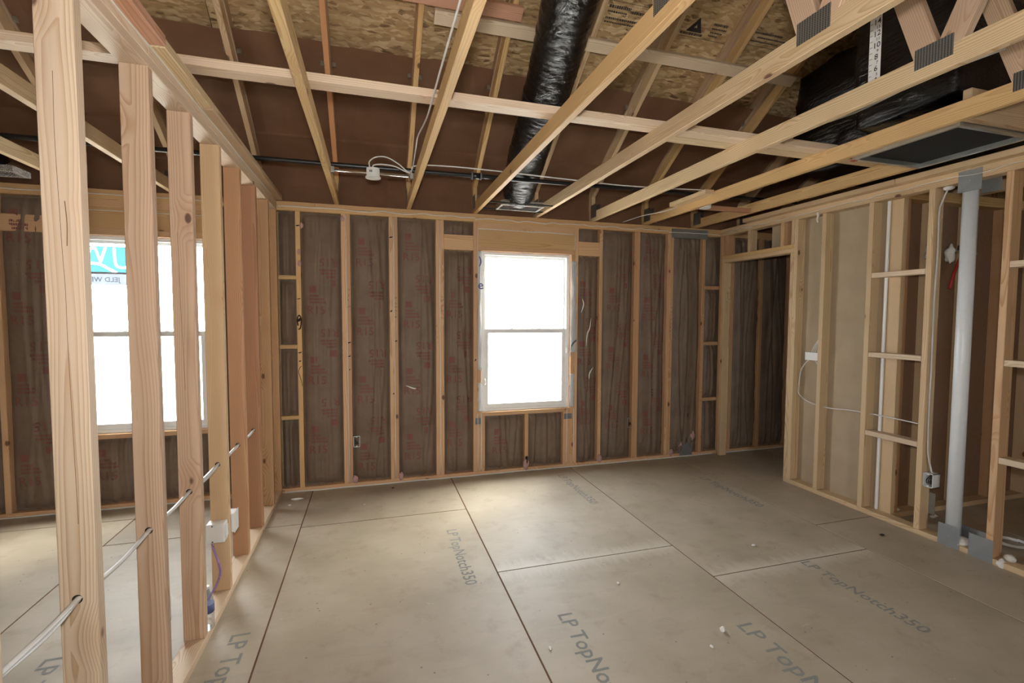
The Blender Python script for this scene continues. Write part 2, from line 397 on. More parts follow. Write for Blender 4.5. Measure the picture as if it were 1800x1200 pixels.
floor_text('LP TopNotch350', 3.35, -2.5, .10, dn)
floor_text('LP TopNotch350', .13, -2.35, .12, dn)
floor_text('LP TopNotch350', -.62, -2.3, .12, dn)

# ============================================================ BACK WALL
wb = empty('wall_back', (0,.0445,0), kind='structure')
XL, XR = -4.0, 7.0
WIN = [(1.756, 2.680, .612, 2.157), (-1.445, -.515, .600, 2.150)]
for a, b in ((XL, -1.2), (-1.2, 1.9), (1.9, 4.3), (4.3, XR)):
    board(wb, 'bottom_plate', a, b, 0, .089, 0, .038, 'warm')
for a, b in ((XL, .3), (.3, 3.0), (3.0, XR)): board(wb, 'top_plate', a, b, 0, .089, H-.038, H, 'amber')
for a, b in ((XL, -1.5), (-1.5, 2.1), (2.1, XR)): board(wb, 'top_plate', a, b, 0, .089, H-.076, H-.038, 'amber')
def stud(p, x0, x1, z0=.038, z1=TP, t='warm', y0=0, y1=.089, n='stud'): return board(p, n, x0, x1, y0, y1, z0, z1, t)
studs = [(.140,.178,'gold'), (.506,.544,'warm'), (.544,.582,'warm2'), (.909,.947,'warm'), (.947,.985,'warm2'), (1.326,1.364,'warm'), (1.364,1.402,'warm'),
         (1.680,1.718,'warm'), (2.718,2.756,'warm'), (2.990,3.028,'warm'), (3.392,3.430,'warm2'), (3.430,3.458,'warm2'),
         (3.790,3.828,'warm'), (3.828,3.866,'warm2'), (4.232,4.270,'warm2'), (4.62,4.658,'warm2'), (5.02,5.058,'warm2'), (5.43,5.468,'warm2'), (5.84,5.878,'warm2'), (6.25,6.288,'warm2'),
         (-.20,-.162,'warm2'), (-.475,-.437,'warm2'), (-1.523,-1.485,'warm2'), (-1.90,-1.862,'warm'), (-2.31,-2.272,'warm2'), (-2.72,-2.682,'warm2'), (-3.13,-3.092,'warm2'), (-3.54,-3.502,'warm2'), (-3.96,-3.922,'warm2')]
for a, b, t in studs: stud(wb, a, b, t=t)
# window framing
for (x0, x1, z0, z1), top in zip(WIN, (2.195, 2.200)):
    stud(wb, x0-.038, x0, z1=z1, n='jack_stud'); stud(wb, x1, x1+.038, z1=z1, n='jack_stud')
    board(wb, 'window_header', x0-.038, x1+.038, 0, .089, top, top+.16, 'amber')
    board(wb, 'header_plate', x0-.038, x1+.038, 0, .089, z1, top, 'warm')
    board(wb, 'header_plate', x0-.038, x1+.038, 0, .089, top+.16, TP, 'warm')
    board(wb, 'sill_plate', x0, x1, 0, .089, z0-.038, z0, 'warm')
    xm = (x0+x1)/2
    stud(wb, xm-.02, xm+.018, z1=z0-.038, n='cripple_stud', t='warm2'); stud(wb, x0, x0+.038, z1=z0-.038, n='cripple_stud', t='warm2'); stud(wb, x1-.038, x1, z1=z0-.038, n='cripple_stud', t='warm')
stud(wb, 2.606, 2.642, z1=.574, n='cripple_stud', t='warm')
for a, b, z0, z1 in ((1.402,1.680,2.154,2.294), (2.756,2.990,2.150,2.290), (-1.862,-1.523,2.150,2.275)): board(wb, 'header_block', a, b, 0, .038, z0, z1, 'warm')
for z in (1.860, 1.268, .655): board(wb, 'fire_block', 0.0, .140, 0, .038, z-.016, z+.018, 'gold')
for z in (1.862, 1.246, .625): board(wb, 'fire_block', 4.270, 4.456, 0, .038, z-.018, z+.018, 'warm2')
# exterior sheathing with the two openings left out, run up to block eave light
for (a, b, c, d) in ((XL,-1.445,-.3,2.93), (-1.445,-.515,-.3,.60), (-1.445,-.515,2.150,2.93), (-.515,1.756,-.3,2.93), (1.756,2.680,-.3,.612), (1.756,2.680,2.157,2.93), (2.680,4.9,-.3,2.93), (4.9,XR,-.3,2.93)):
    board(wb, 'sheathing_panel', a, b, .0895, .102, c, d, (1,1,1,1), OSB)

# insulation batts
def batt(parent, x0, x1, z0, z1, seed, amp=1.0, marks=True, prn=None, yb=0.0):
    rnd = random.Random(seed); ph = [rnd.uniform(0, 6.28) for _ in range(8)]; off = Vector((seed*3.7, seed*1.3, 0))
    w = x1-x0; folds = [(rnd.uniform(.2,.8), rnd.uniform(-.25,.25), rnd.uniform(.006,.016)) for _ in range(4)]
    def h(x, z):
        u = (x-x0)/w; e = min(u, 1-u)*w; zz = min(z-z0, z1-z)
        y = .050 - .044*(1-math.exp(-e/.026))*(1-math.exp(-max(zz,0)/.03))
        y -= .006*math.sin(math.pi*u)
        q = Vector((x*5, z*1.3, 0)) + off
        y += amp*(.010*noise.noise(q) + .006*noise.noise(Vector((x*11, z*4, 2))+off) + .0035*noise.noise(Vector((x*30, z*22, 5))+off)*(2.4 if zz < .22 else .7))
        for (fu, fs, fa) in folds:
            c = x0 + w*(fu + fs*math.sin(z*1.4+ph[0])); d = abs(x-c)
            y -= amp*fa*math.exp(-d/.012); y += amp*fa*.9*math.exp(-abs(x-c-.018)/.012)
        return max(yb + y, yb - .012)
    nx = max(4, int(w/.012)); nz = max(6, int((z1-z0)/.025))
    vs = [(x0+w*i/nx, h(x0+w*i/nx, z0+(z1-z0)*j/nz), z0+(z1-z0)*j/nz) for j in range(nz+1) for i in range(nx+1)]
    fs = [(j*(nx+1)+i, j*(nx+1)+i+1, (j+1)*(nx+1)+i+1, (j+1)*(nx+1)+i) for j in range(nz) for i in range(nx)]
    n0 = len(vs)   # closed back so the batt has its thickness
    vs += [(x0, yb+.085, z0), (x1, yb+.085, z0), (x1, yb+.085, z1), (x0, yb+.085, z1)]
    b0, b1, b2, b3 = n0, n0+1, n0+2, n0+3
    fs += [(b0, b3, b2, b1), tuple([b1, b0] + list(range(0, nx+1))), tuple([b3, b2] + [nz*(nx+1)+i for i in range(nx, -1, -1)]),
           tuple([b0, b3] + [j*(nx+1) for j in range(nz, -1, -1)]), tuple([b2, b1] + [j*(nx+1)+nx for j in range(nz+1)])]
    c = Vector(((x0+x1)/2, yb, z0)); me = bpy.data.meshes.new('insulation_batt'); me.from_pydata([Vector(v)-c for v in vs], [], fs); me.update()
    for p in me.polygons: p.use_smooth = len(p.vertices) == 4 and p.index < nx*nz
    o = link('insulation_batt', me, KRAFT, parent, c)
    if marks and w > .2:
        V, Fc = [], []
        def put(vs2, fs2):
            b = len(V)
            for (x, z) in vs2: V.append(Vector((x, h(x, z) - .0028, z)) - c)
            Fc.extend(tuple(b+i for i in f) for f in fs2)
        def rect(xa, xb, za, zb):
            n = max(1, int((xb-xa)/.02)); m2 = max(1, int((zb-za)/.02))
            put([(xa+(xb-xa)*i/n, za+(zb-za)*j/m2) for j in range(m2+1) for i in range(n+1)],
                [(j*(n+1)+i, j*(n+1)+i+1, (j+1)*(n+1)+i+1, (j+1)*(n+1)+i) for j in range(m2) for i in range(n)])
        def unit(xc, zc, sgn):
            s = sgn
            rs = lambda xa, xb, za, zb: rect(*sorted((xc+s*xa, xc+s*xb)), *sorted((zc+s*za, zc+s*zb)))
            rs(-.062, -.006, .115, .172)
            for r_, (za, ln) in enumerate(((.078, 6), (.050, 9), (.022, 10))):
                for q in range(ln): rs(-.062+q*.0135, -.062+q*.0135+.0108, za, za+.018)
            TV, TF = text_mesh('R15', .098); put([(xc+s*(v.x-.008), zc+s*(v.y-.04)) for v in TV], TF)
        p0 = rnd.uniform(0, .35); z = z0+.12+p0
        while z < z1+.2:
            if z+.18 < z1-.05 and z-.1 > z0+.03: unit(x0+w*.38, z, 1)
            zi = z-.27
            if zi+.12 < z1-.05 and zi-.2 > z0+.03: unit(x0+w*.66, zi, -1)
            z += .61
        if V:
            me = bpy.data.meshes.new('printed_marking'); me.from_pydata(V, [], Fc); me.update()
            link('printed_marking', me, REDINK, o, c)
    return o
bays = [(.178,.506,1), (.582,.909,1), (.985,1.326,1), (3.028,3.392,1), (3.458,3.790,1.4), (3.866,4.232,1.7),
        (4.48,4.62,1.3), (4.658,5.02,1.6), (5.058,5.43,1.6), (5.468,5.84,1.5), (-1.862,-1.523,1), (-2.272,-1.90,1), (-2.682,-2.31,1), (-.437,-.20,1), (-3.502,-3.13,1),(-3.092,-2.72,1)]
for i, (a, b, am) in enumerate(bays): batt(wb, a+.002, b-.002, .04, TP-.002, 10+i, am, marks=(b < 3.9))
for i, (a, b, za, zb) in enumerate([(.0,.138,1.88,TP), (.0,.138,1.288,1.842), (.0,.138,.675,1.25), (.0,.138,.04,.637),
        (4.272,4.454,1.88,TP), (4.272,4.454,1.266,1.842), (4.272,4.454,.645,1.226), (4.272,4.454,.04,.605),
        (1.404,1.678,.04,2.15), (1.404,1.678,2.297,TP), (2.758,2.988,.04,2.146), (2.758,2.988,2.293,TP),
        (1.796,2.196,.04,.572), (2.238,2.604,.04,.572), (-1.405,-1.002,.04,.56), (-.96,-.555,.04,.56), (-.162,-.09,.04,TP)]):
    batt(wb, a+.002, b-.002, za, zb-.002, 60+i, 1.2, marks=(b-a > .2 and za < .1))
# fibreglass peeking out, caulk beads, paint marks on the framing
for (x, z, r) in ((.17,1.98,.02), (.168,2.08,.018), (.19,2.30,.02), (.60,.07,.03), (1.0,.06,.03), (2.21,.07,.045), (3.02,.06,.03), (3.88,.06,.03), (4.15,.23,.04), (4.0,.14,.03), (3.86,1.55,.015), (.52,2.38,.02)):
    link('fibreglass_tuft', blob_bm(r, (.8,.35,1.3), 2, .5, x), PINK, wb, (x, -.004, z))
for P_ in ([(2.80,-.006,1.72), (2.815,-.008,1.66), (2.79,-.006,1.58)], [(2.90,-.006,1.52), (2.885,-.008,1.42), (2.86,-.006,1.36), (2.85,-.006,1.24)], [(2.93,-.006,1.02), (2.89,-.008,.96), (2.885,-.006,.90)], [(1.05,-.006,.90), (1.11,-.008,.875), (1.14,-.006,.87)]):
    tube('spray_foam_thread', P_, .004, FOAM, wb, 6, 4, 1.0, lambda t: .002+.005*math.sin(math.pi*t))
def bead(parent, P, r=.0045): return tube('caulk_bead', P, r, CAULK, parent, 5, 3, 1.0)
rr = random.Random(3)
def wavy(x0, x1, z, y, n, a=.008): return [(x0+(x1-x0)*i/n, y, z+rr.uniform(-a, a)) for i in range(n+1)]
bead(wb, wavy(.01, 1.7, 2.458, -.001, 14)); bead(wb, wavy(1.7, 3.8, 2.452, -.001, 30, .009)); bead(wb, wavy(3.8, 4.45, 2.440, -.004, 9, .006))
bead(wb, wavy(1.72, 2.70, 2.358, -.001, 9, .003)); bead(wb, [(1.722,-.001,2.36), (1.721,-.001,2.2), (1.723,-.001,1.9)], .003); bead(wb, [(2.72,-.001,2.36), (2.715,-.001,2.2)], .004)
for x in (.547, .951, 1.366): bead(wb, [(x,-.001,.05), (x+.001,-.001,.8), (x-.001,-.001,1.6), (x,-.001,2.41)], .004)
for x in (1.722, 1.757, 2.645, 2.72): bead(wb, [(x,-.001,.06), (x+.002,-.001,.35), (x,-.001,.60)], .004)
bead(wb, wavy(.02, 4.42, .006, -.004, 30, .0015), .006); bead(wb, wavy(-2.6, -.12, .006, -.004, 16, .0015), .006); bead(wb, wavy(-2.6, -.12, 2.458, -.001, 14, .003), .004)
bead(wb, wavy(-1.47, -.49, 2.336, -.001, 8, .003), .003); bead(wb, wavy(4.5, 6, .006, -.004, 8, .0015), .006)
for i, (x, z, w, hh) in enumerate(((.159,2.30,.030,.012), (.159,1.50,.034,.03), (.159,1.22,.034,.008), (.159,1.145,.022,.01), (.563,1.30,.028,.012), (.563,1.18,.025,.012), (.563,1.06,.01,.016), (.927,2.24,.034,.012), (.965,1.31,.024,.012),
        (.925,1.58,.02,.016), (3.40,1.5,.01,.02), (1.70,1.12,.014,.02), (.94,.83,.014,.014), (.159,1.68,.03,.008))):
    V, Fc = [], []; me = bpy.data.meshes.new('ink_mark')
    me.from_pydata([(w/2*math.cos(t*.785), 0, hh/2*math.sin(t*.785)+.3*hh*math.cos(t*.785)) for t in range(8)], [], [tuple(range(8))]); me.update()
    link('ink_mark', me, HOLE, wb, (x, -.0012, z))
tube('ink_mark', [(.172,-.001,1.10), (.158,-.001,1.09), (.146,-.001,1.05), (.165,-.001,.98), (.174,-.001,.93)], .0022, HOLE, wb, 4)
tube('ink_mark', [(.15,-.001,1.45), (.142,-.001,1.50), (.158,-.001,1.54), (.174,-.001,1.50), (.166,-.001,1.43), (.15,-.001,1.42)], .005, HOLE, wb, 4)
def scribble(x, z, n, s, par=wb, y=-.0012, ax='y'):
    bm = bmesh.new(); rq = random.Random(int(x*100))
    for i in range(n):
        zz = z - i*s*1.5; P = [(rq.uniform(-s,s)*.5, 0, zz-z+rq.uniform(-s,s)*.5) for _ in range(3)]
        P = [(a, b, c) if ax == 'y' else (0, a, c) for a, b, c in P]
        tube_bm(P, .0013, 4, 2, bm)
    link('ink_mark', bm, INK, par, (x, y, z))
scribble(.563, 1.76, 4, .03); scribble(.966, 1.70, 5, .028); scribble(1.384, 1.72, 4, .028); scribble(3.846, 1.72, 9, .028); scribble(.159, 1.24, 2, .02)

# windows
def window(name, x0, x1, z0, z1, zm):
    w = empty(name, ((x0+x1)/2, .06, z0), kind='structure')
    a, b = x0+.008, x1-.008; c, d = z0+.004, z1-.006
    def fr(n, xa, xb, za, zb, t, ya, yb, tb=None, tt=None):
        bm = bmesh.new(); tb = tb or t; tt = tt or t
        for q in ((xa, xa+t, za, zb), (xb-t, xb, za, zb), (xa+t, xb-t, za, za+tb), (xa+t, xb-t, zb-tt, zb)): bbox_into(bm, q[0], q[1], ya, yb, q[2], q[3])
        return link(n, bm, VINYL, w)
    fr('window_frame', a, b, c, d, .030, .030, .105, .022, .026)
    f2 = fr('upper_sash', a+.031, b-.031, zm-.008, d-.027, .020, .075, .100, .030, .022)
    l2 = fr('lower_sash', a+.031, b-.031, c+.023, zm+.018, .040, .040, .072, .045, .038)
    block(f2, 'glass_pane', a+.05, b-.05, .086, .089, zm+.02, d-.048, GLASS, 0)
    block(l2, 'glass_pane', a+.07, b-.07, .055, .058, c+.067, zm-.019, GLASS, 0)
    for xx in ((a*2+b)/3+.01, (a+b*2)/3-.01): link('sash_lock', blob_bm(.02, (1.2,.5,.35), 2, .1, 1), VINYL, w, (xx, .058, zm+.024))
    return w
w1 = window('window_1', 1.756, 2.680, .612, 2.157, 1.395)
w2 = window('window_2', -1.445, -.515, .600, 2.150, 1.385)
# crumpled wrap turned in around window 1
def sheet(name, x0, x1, z0, z1, y, material, parent, seed, amp=.006, n=6, m_=24, taper=0):
    vs, fs = [], []
    for j in range(m_+1):
        for i in range(n+1):
            u, v = i/n, j/m_; q = Vector((u*2, v*5, seed)); e = noise.noise(Vector((v*6, seed, 3)))*.010*(1 if taper > 0 else -1)
            x = x0+(x1-x0)*u + (e if (u == 1 and taper > 0) or (u == 0 and taper < 0) else 0)
            vs.append((x, y - abs(noise.noise(q))*amp*2, z0+(z1-z0)*v))
    for j in range(m_):
        for i in range(n): fs.append((j*(n+1)+i, j*(n+1)+i+1, (j+1)*(n+1)+i+1, (j+1)*(n+1)+i))
    bm = bmesh.new(); V = [bm.verts.new(v) for v in vs]
    for f in fs: q = bm.faces.new([V[i] for i in f]); q.smooth = True
    bmesh.ops.solidify(bm, geom=bm.faces[:], thickness=.0012)
    return link(name, bm, material, parent)
s1 = sheet('window_wrap', 1.722, 1.764, 1.02, 2.150, -.002, WRAP, w1, 1, taper=-1); sheet('window_wrap', 1.724, 1.764, .622, .90, -.002, WRAP, w1, 2, taper=-1)
sheet('window_wrap', 2.674, 2.735, 1.18, 2.09, -.002, WRAP, w1, 3, .010, taper=1); sheet('window_wrap', 2.674, 2.722, .622, .96, -.002, WRAP, w1, 4, taper=1)
for x, z, s, t in ((1.745, 2.06, .10, ')'), (1.747, 1.83, .12, 'e')):
    V, Fc = text_mesh(t, s); me = bpy.data.meshes.new('printed_marking'); me.from_pydata([(v.x, 0, v.y) for v in V], [], Fc); me.update()
    link('printed_marking', me, BLUEINK, w1, (x, -.017, z))
tube('black_strap', [(2.735,-.016,1.30), (2.700,-.018,1.27), (2.678,-.018,1.23), (2.672,-.012,1.14)], .010, TAPE, w1, 6, 4, .3)
for (x, z) in ((1.79,.90), (1.775,1.95), (2.655,1.2)): link('foam_blob', blob_bm(.02, (1,.6,2), 2, .5, z), FOAM, w1, (x, .03, z))
# maker's film on the glass of window 2, read from outside, so it is mirrored in here
stk = empty('window_film', (-1.235, .083, 1.78)); stk.parent = w2; stk.location = Vector((-1.235,.083,1.78))-pworld(w2); stk['label'] = 'cyan and white sticker film'

block(stk, 'film_sheet', -1.42, -1.04, .0835, .0843, 1.770, 1.860, FILMW, 0)
def film_poly(P, matl, th=None):
    bm = bmesh.new(); bm.faces.new([bm.verts.new((x, .0828, z)) for x, z in P]); return link('film_lettering', bm, matl, stk)
def film_stroke(P, wd):
    bm = bmesh.new(); tube_bm([(x, .0826, z) for x, z in P], wd/2, 6, 4, bm, None, 1.0)
    for v in bm.verts: v.co.y = .0826 + (v.co.y-.0826)*.02
    return link('film_lettering', bm, FILMW2, stk)
m_, N_, L_, b_ = mat('film_white_ink', (.9,.9,.9), .6); FILMW2 = m_; b_.inputs['Emission Strength'].default_value = 0
FILMW2 = trans_mat('film_white_clear', (.55,.58,.60), .9)
STR = [([(-1.372,1.935),(-1.345,2.045),(-1.312,2.055)], .017), ([(-1.312,2.058),(-1.282,1.955)], .015), ([(-1.280,1.955),(-1.246,2.060)], .018),
    ([(-1.188,2.058),(-1.186,1.985),(-1.178,1.93),(-1.158,1.912),(-1.12,1.91),(-1.10,1.93),(-1.095,2.0),(-1.094,2.058)], .017),
    ([(-1.40,1.925),(-1.34,1.938),(-1.28,1.93),(-1.23,1.90),(-1.18,1.87)], .018)]
def seg_d(p, a, b):
    d = b-a; t = max(0, min(1, (p-a).dot(d)/d.length_squared)); return (p-a-d*t).length
SP = [([Vector((q.x, q.z)) for q in smooth_pts([(x, 0, z) for x, z in P], 5)], w) for P, w in STR]
vs, fs, cs = [], [], .0026     # cyan print with the letters left clear
nx_, nz_ = int(.38/cs), int(.212/cs)
for i in range(nx_+1):
    for j in range(nz_+1): vs.append((-1.42+i*cs, .0835, 1.862+j*cs))
for i in range(nx_):
    for j in range(nz_):
        p = Vector((-1.42+(i+.5)*cs, 1.862+(j+.5)*cs))
        if any(seg_d(p, a, b) < w/2 for P, w in SP for a, b in zip(P, P[1:])): continue
        fs.append((i*(nz_+1)+j, (i+1)*(nz_+1)+j, (i+1)*(nz_+1)+j+1, i*(nz_+1)+j+1))
me = bpy.data.meshes.new('cyan_print'); me.from_pydata(vs, [], fs); me.update(); link('cyan_print', me, CYAN, stk)
V, Fc = text_mesh('JELD WEN', .052); me = bpy.data.meshes.new('film_lettering'); me.from_pydata([(-v.x, 0, v.y) for v in V], [], Fc); me.update()
link('film_lettering', me, FILMG, stk, (-1.275, .0828, 1.812))
block(stk, 'film_stripe', -1.42, -1.04, .0822, .0826, 1.858, 1.872, GREYINK, 0)

# ============================================================ LEFT PARTITION (studs face us, you look through it)
wl = empty('wall_left', (-.0445, -2, 0), kind='structure')
for a, b in ((-4.4, -2.45), (-2.45, -.0005)):
    board(wl, 'bottom_plate', -.089, 0, a, b, 0, .038, 'pale')
for a, b in ((-4.4, -1.35), (-1.35, -.0005)): board(wl, 'top_plate', -.089, 0, a, b, TP, H-.038, 'pale')
for a, b in ((-4.4, -2.38), (-2.38, -.0005)): board(wl, 'top_plate', -.089, 0, a, b, H-.038, H, 'pale')
LT = ['pale', 'pink', 'pink', 'pale', 'red', 'red', 'warm2', 'warm2']
ys = [-2.840, -2.393, -1.986, -1.572, -1.170, -.768, -.362, -.040]
for y, t in zip(ys, LT):
    y1 = y+.038
    o = stud(wl, -.089, 0, y0=y, y1=min(y1, -.001), t=t)
    if y == -1.572: o.color = (1.02,.90,.72,1)
    if t == 'red': o.color = (.82,.58,.43,1) if y < -1 else (.70,.47,.35,1)
for y in (-3.235, -3.612, -4.018): stud(wl, -.089, 0, y0=y, y1=y+.038, t='pale')
board(wl, 'drywall_nailer', -.080, .056, -4.3, -2.385, H, H+.038, 'rose')
board(wl, 'drywall_nailer', -.080, .050, -2.375, -1.845, H, H+.038, 'yel')
board(wl, 'drywall_nailer', -.080, .050, -1.835, -.02, H, H+.038, 'tan')
bead(wl, [(.001, -4.2+i*.21, H-.002+rr.uniform(-.003,.003)) for i in range(20)], .003)
tube('drying_crack', [(-.050,-2.8400,2.18), (-.052,-2.8400,2.02), (-.049,-2.8400,1.85), (-.046,-2.8400,1.70), (-.043,-2.8400,1.60), (-.043,-2.8400,1.45), (-.040,-2.8400,1.2), (-.037,-2.8400,.95)], .0006, CRACK, wl, 4, 4)
tube('drying_crack', [(-.036,-2.8400,1.84), (-.033,-2.8400,1.78), (-.035,-2.8400,1.72)], .0011, CRACK, wl, 4, 4)
tube('drying_crack', [(-.060,-1.986,1.9), (-.058,-1.986,1.6), (-.052,-1.986,1.35), (-.050,-1.986,1.2)], .0006, CRACK, wl, 4, 4)
for y in ys[:6]:   # drilled holes around the cables
    bm = lathe([(.013,0), (.013,.0006)], 12); link('bored_hole', bm, HOLE, wl, (-.047, y-.0002, .735), (math.pi/2, 0, 0))

# ============================================================ RIGHT WALL
WX = 4.456
wr = empty('wall_right', (WX+.0445, -2, 0), kind='structure')
for a, b in ((-4.6, -2.40), (-2.40, -.926)): board(wr, 'bottom_plate', WX, WX+.089, a, b, 0, .038, 'yel')
for a, b in ((-4.6, -1.95), (-1.95, -.0005)): board(wr, 'top_plate', WX, WX+.089, a, b, TP, H-.038, 'yel')
for a, b in ((-4.6, -2.30), (-2.30, -.0005)): board(wr, 'top_plate', WX, WX+.089, a, b, H-.038, H, 'yel')
def rstud(y0, y1, z0=.038, z1=TP, t='yel', n='stud'): return board(wr, n, WX, WX+.089, y0, y1, z0, z1, t)
rstud(-.039, -.001, t='warm2'); rstud(-.077, -.039, 0, 2.130, 'yel', 'jack_stud')
rstud(-.115, -.0775, 2.206, TP, 'warm2', 'cripple_stud')
rstud(-.964, -.926, .038, 2.130, 'yel', 'jack_stud'); rstud(-1.002, -.9645, t='yel')
board(wr, 'door_header', WX, WX+.089, -.964, -.039, 2.130, 2.168, 'yel'); board(wr, 'door_header', WX, WX+.089, -.964, -.039, 2.168, 2.206, 'gold')
rstud(-.438, -.400, 2.206, n='cripple_stud'); rstud(-.848, -.810, 2.206, n='cripple_stud', t='warm'); rstud(-.962, -.930, 2.206, n='cripple_stud')
for y, t in ((-1.278,'yel'), (-1.676,'yel'), (-2.088,'yel'), (-2.504,'warm'), (-2.92,'yel'), (-3.33,'yel'), (-3.74,'yel'), (-4.15,'yel')): rstud(y, y+.038, t=t)
for z in (1.862, 1.252, .640): board(wr, 'fire_block', WX, WX+.089, -2.049, -1.678, z-.019, z+.019, 'pale')
for z in (1.862, 1.262, .659): board(wr, 'fire_block', WX, WX+.089, -2.881, -2.506, z-.019, z+.019, 'pale')
for a, b in ((-4.3, -1.87), (-1.865, -.4)): board(wr, 'drywall_nailer', 4.385, 4.525, a, b, H, H+.038, 'yel')
bead(wr, [(WX-.001, -4.0+i*.10, 2.459+rr.uniform(-.007,.007)) for i in range(40)], .003)
for a, b in ((-1.74, -.966),): block(wr, 'drywall_panel', WX+.0895, WX+.102, a, b, .03, H-.005, DRY)
block(wr, 'drywall_panel', WX+.0895, WX+.102, -.964, -.62, 2.14, H-.005, DRY)
link('caulk_drip', tube_bm([(0,0,0), (.002,-.002,-.03), (-.002,.002,-.055), (.002,0,-.085)], .009, 7, 4, None, lambda t: .012-.006*t), CAULK, wr, (WX-.006, -1.20, 2.44))
scribble(4.50, 1.80, 3, .03, wr, -.078)

# closet wall running away from the right wall
wc = empty('wall_closet', (5.2, -1.785, 0), kind='structure')
CY0, CY1 = -1.830, -1.741
board(wc, 'bottom_plate', 4.546, 6.98, CY0, CY1, 0, .038, 'yel'); board(wc, 'top_plate', 4.546, 6.98, CY0, CY1, TP, H-.038, 'gold'); board(wc, 'top_plate', 4.546, 6.98, CY0, CY1, H-.038, H, 'gold')
for x, t in ((4.546,'yel'), (4.865,'yel'), (5.275,'yel'), (5.690,'warm2'), (6.10,'yel'), (6.5,'yel')): board(wc, 'stud', x, x+.038, CY0, CY1, .038, TP, t)
board(wc, 'stud', 4.586, 4.622, CY0, CY1, .038, TP, 'warm2')
for a, b in ((4.56, 5.74), (5.745, 6.98)): block(wc, 'drywall_panel', a, b, CY1+.0005, CY1+.013, .03, H-.005, BROWNB)
block(wc, 'corner_bead', 4.530, 4.5455, -1.7405, -1.722, .04, TP, VINYL)

# outer walls, out of the frame or seen only through gaps
wf = empty('wall_far_right', (7.05, -4.5, 0), kind='structure'); block(wf, 'drywall_panel', 7.0, 7.02, REAR, .1, -.12, 2.7, DRY)
wfl = empty('wall_far_left', (-4.05, -4.5, 0), kind='structure'); block(wfl, 'drywall_panel', -4.02, -4.0, REAR, .1, -.12, 2.7, DRY)
block(wf, 'hall_panel', 6.30, 6.32, -1.72, -.001, 0, 2.49, DRY)
wre = empty('wall_rear', (1.5, REAR, 0), kind='structure')
xs = [-4.0] + [v for q in OPEN for v in q[:2]] + [7.0]
for i in range(0, len(xs), 2): block(wre, 'drywall_panel', xs[i], xs[i+1], REAR-.1, REAR, 0, 2.75, DRY)
for a, b, c, d in OPEN:
    block(wre, 'drywall_panel', a, b, REAR-.1, REAR, d, 2.75, DRY)
    if c > 0: block(wre, 'drywall_panel', a, b, REAR-.1, REAR, 0, c, DRY)
for x in (-4.01, 7.01):   # gables
    bm = bmesh.new(); P = [(-9.9, 2.5), (.7, 2.52), (-4.6, 6.06)]
    V = [bm.verts.new((dx, y, z)) for dx in (-.01, .01) for y, z in P]
    bm.faces.new(V[:3]); bm.faces.new(V[3:][::-1])
    for i in range(3): bm.faces.new((V[i], V[3+i], V[3+(i+1)%3], V[(i+1)%3]))
    bmesh.ops.recalc_face_normals(bm, faces=bm.faces[:])
    link('gable_panel', bm, OSB, wf if x > 0 else wfl, (x, 0, 0))
bm = bmesh.new(); bbox_into(bm, -60, 60, -70, 60, -.55, -.5); link('ground_1', bm, GROUND, None, kind='structure'); bpy.data.objects['ground_1'].name = 'ground'

# ============================================================ ROOF
SL = .667; RB = 2.74; RS = 2.992; ca = math.atan(SL)
ceil = empty('ceiling', (1.5, -4.6, 2.8), kind='structure')
def roof_panel(x0, x1, u0, u1, side):
    """u = distance down-slope measured horizontally from the wall line (y)"""
    y0, y1 = (u0, u1); zc = lambda y: RS - SL*y
    l = (y1-y0)/math.cos(ca); me = box_mesh(x1-x0-.004, l-.004, .012, .001)
    if me.materials and me.materials[0] != OSB: me = me.copy(); me.materials.clear()
    ym = (y0+y1)/2; o = link('roof_panel', me, OSB, ceil, ((x0+x1)/2, ym if side > 0 else REAR-ym, zc(ym)+.0075), (-ca*side, 0, 0)); return o
rows = [.45 - 1.0*i for i in range(6)]
for i, u1 in enumerate(rows):
    u0 = max(u1-1.0, -4.6); xs_ = -4.1 - (1.2 if i % 2 else 0) + .17
    if u1-u0 < .1: continue
    while xs_ < 7.1:
        a, b = max(xs_, -4.1), min(xs_+2.44, 7.1)
        if b-a > .1:
            roof_panel(a, b, u0, u1, 1); roof_panel(a, b, u0, u1, -1)
        xs_ += 2.44
for sd in (1, -1):   # unseen dark sheets added to stop sky light leaking through the panel gaps
    me = box_mesh(11.3, 6.2, .004, 0); ym = -2.1
    link('roof_light_seal', me, INK, ceil, (1.5, ym if sd > 0 else REAR-ym, RS - SL*ym + .026), (-ca*sd, 0, 0))
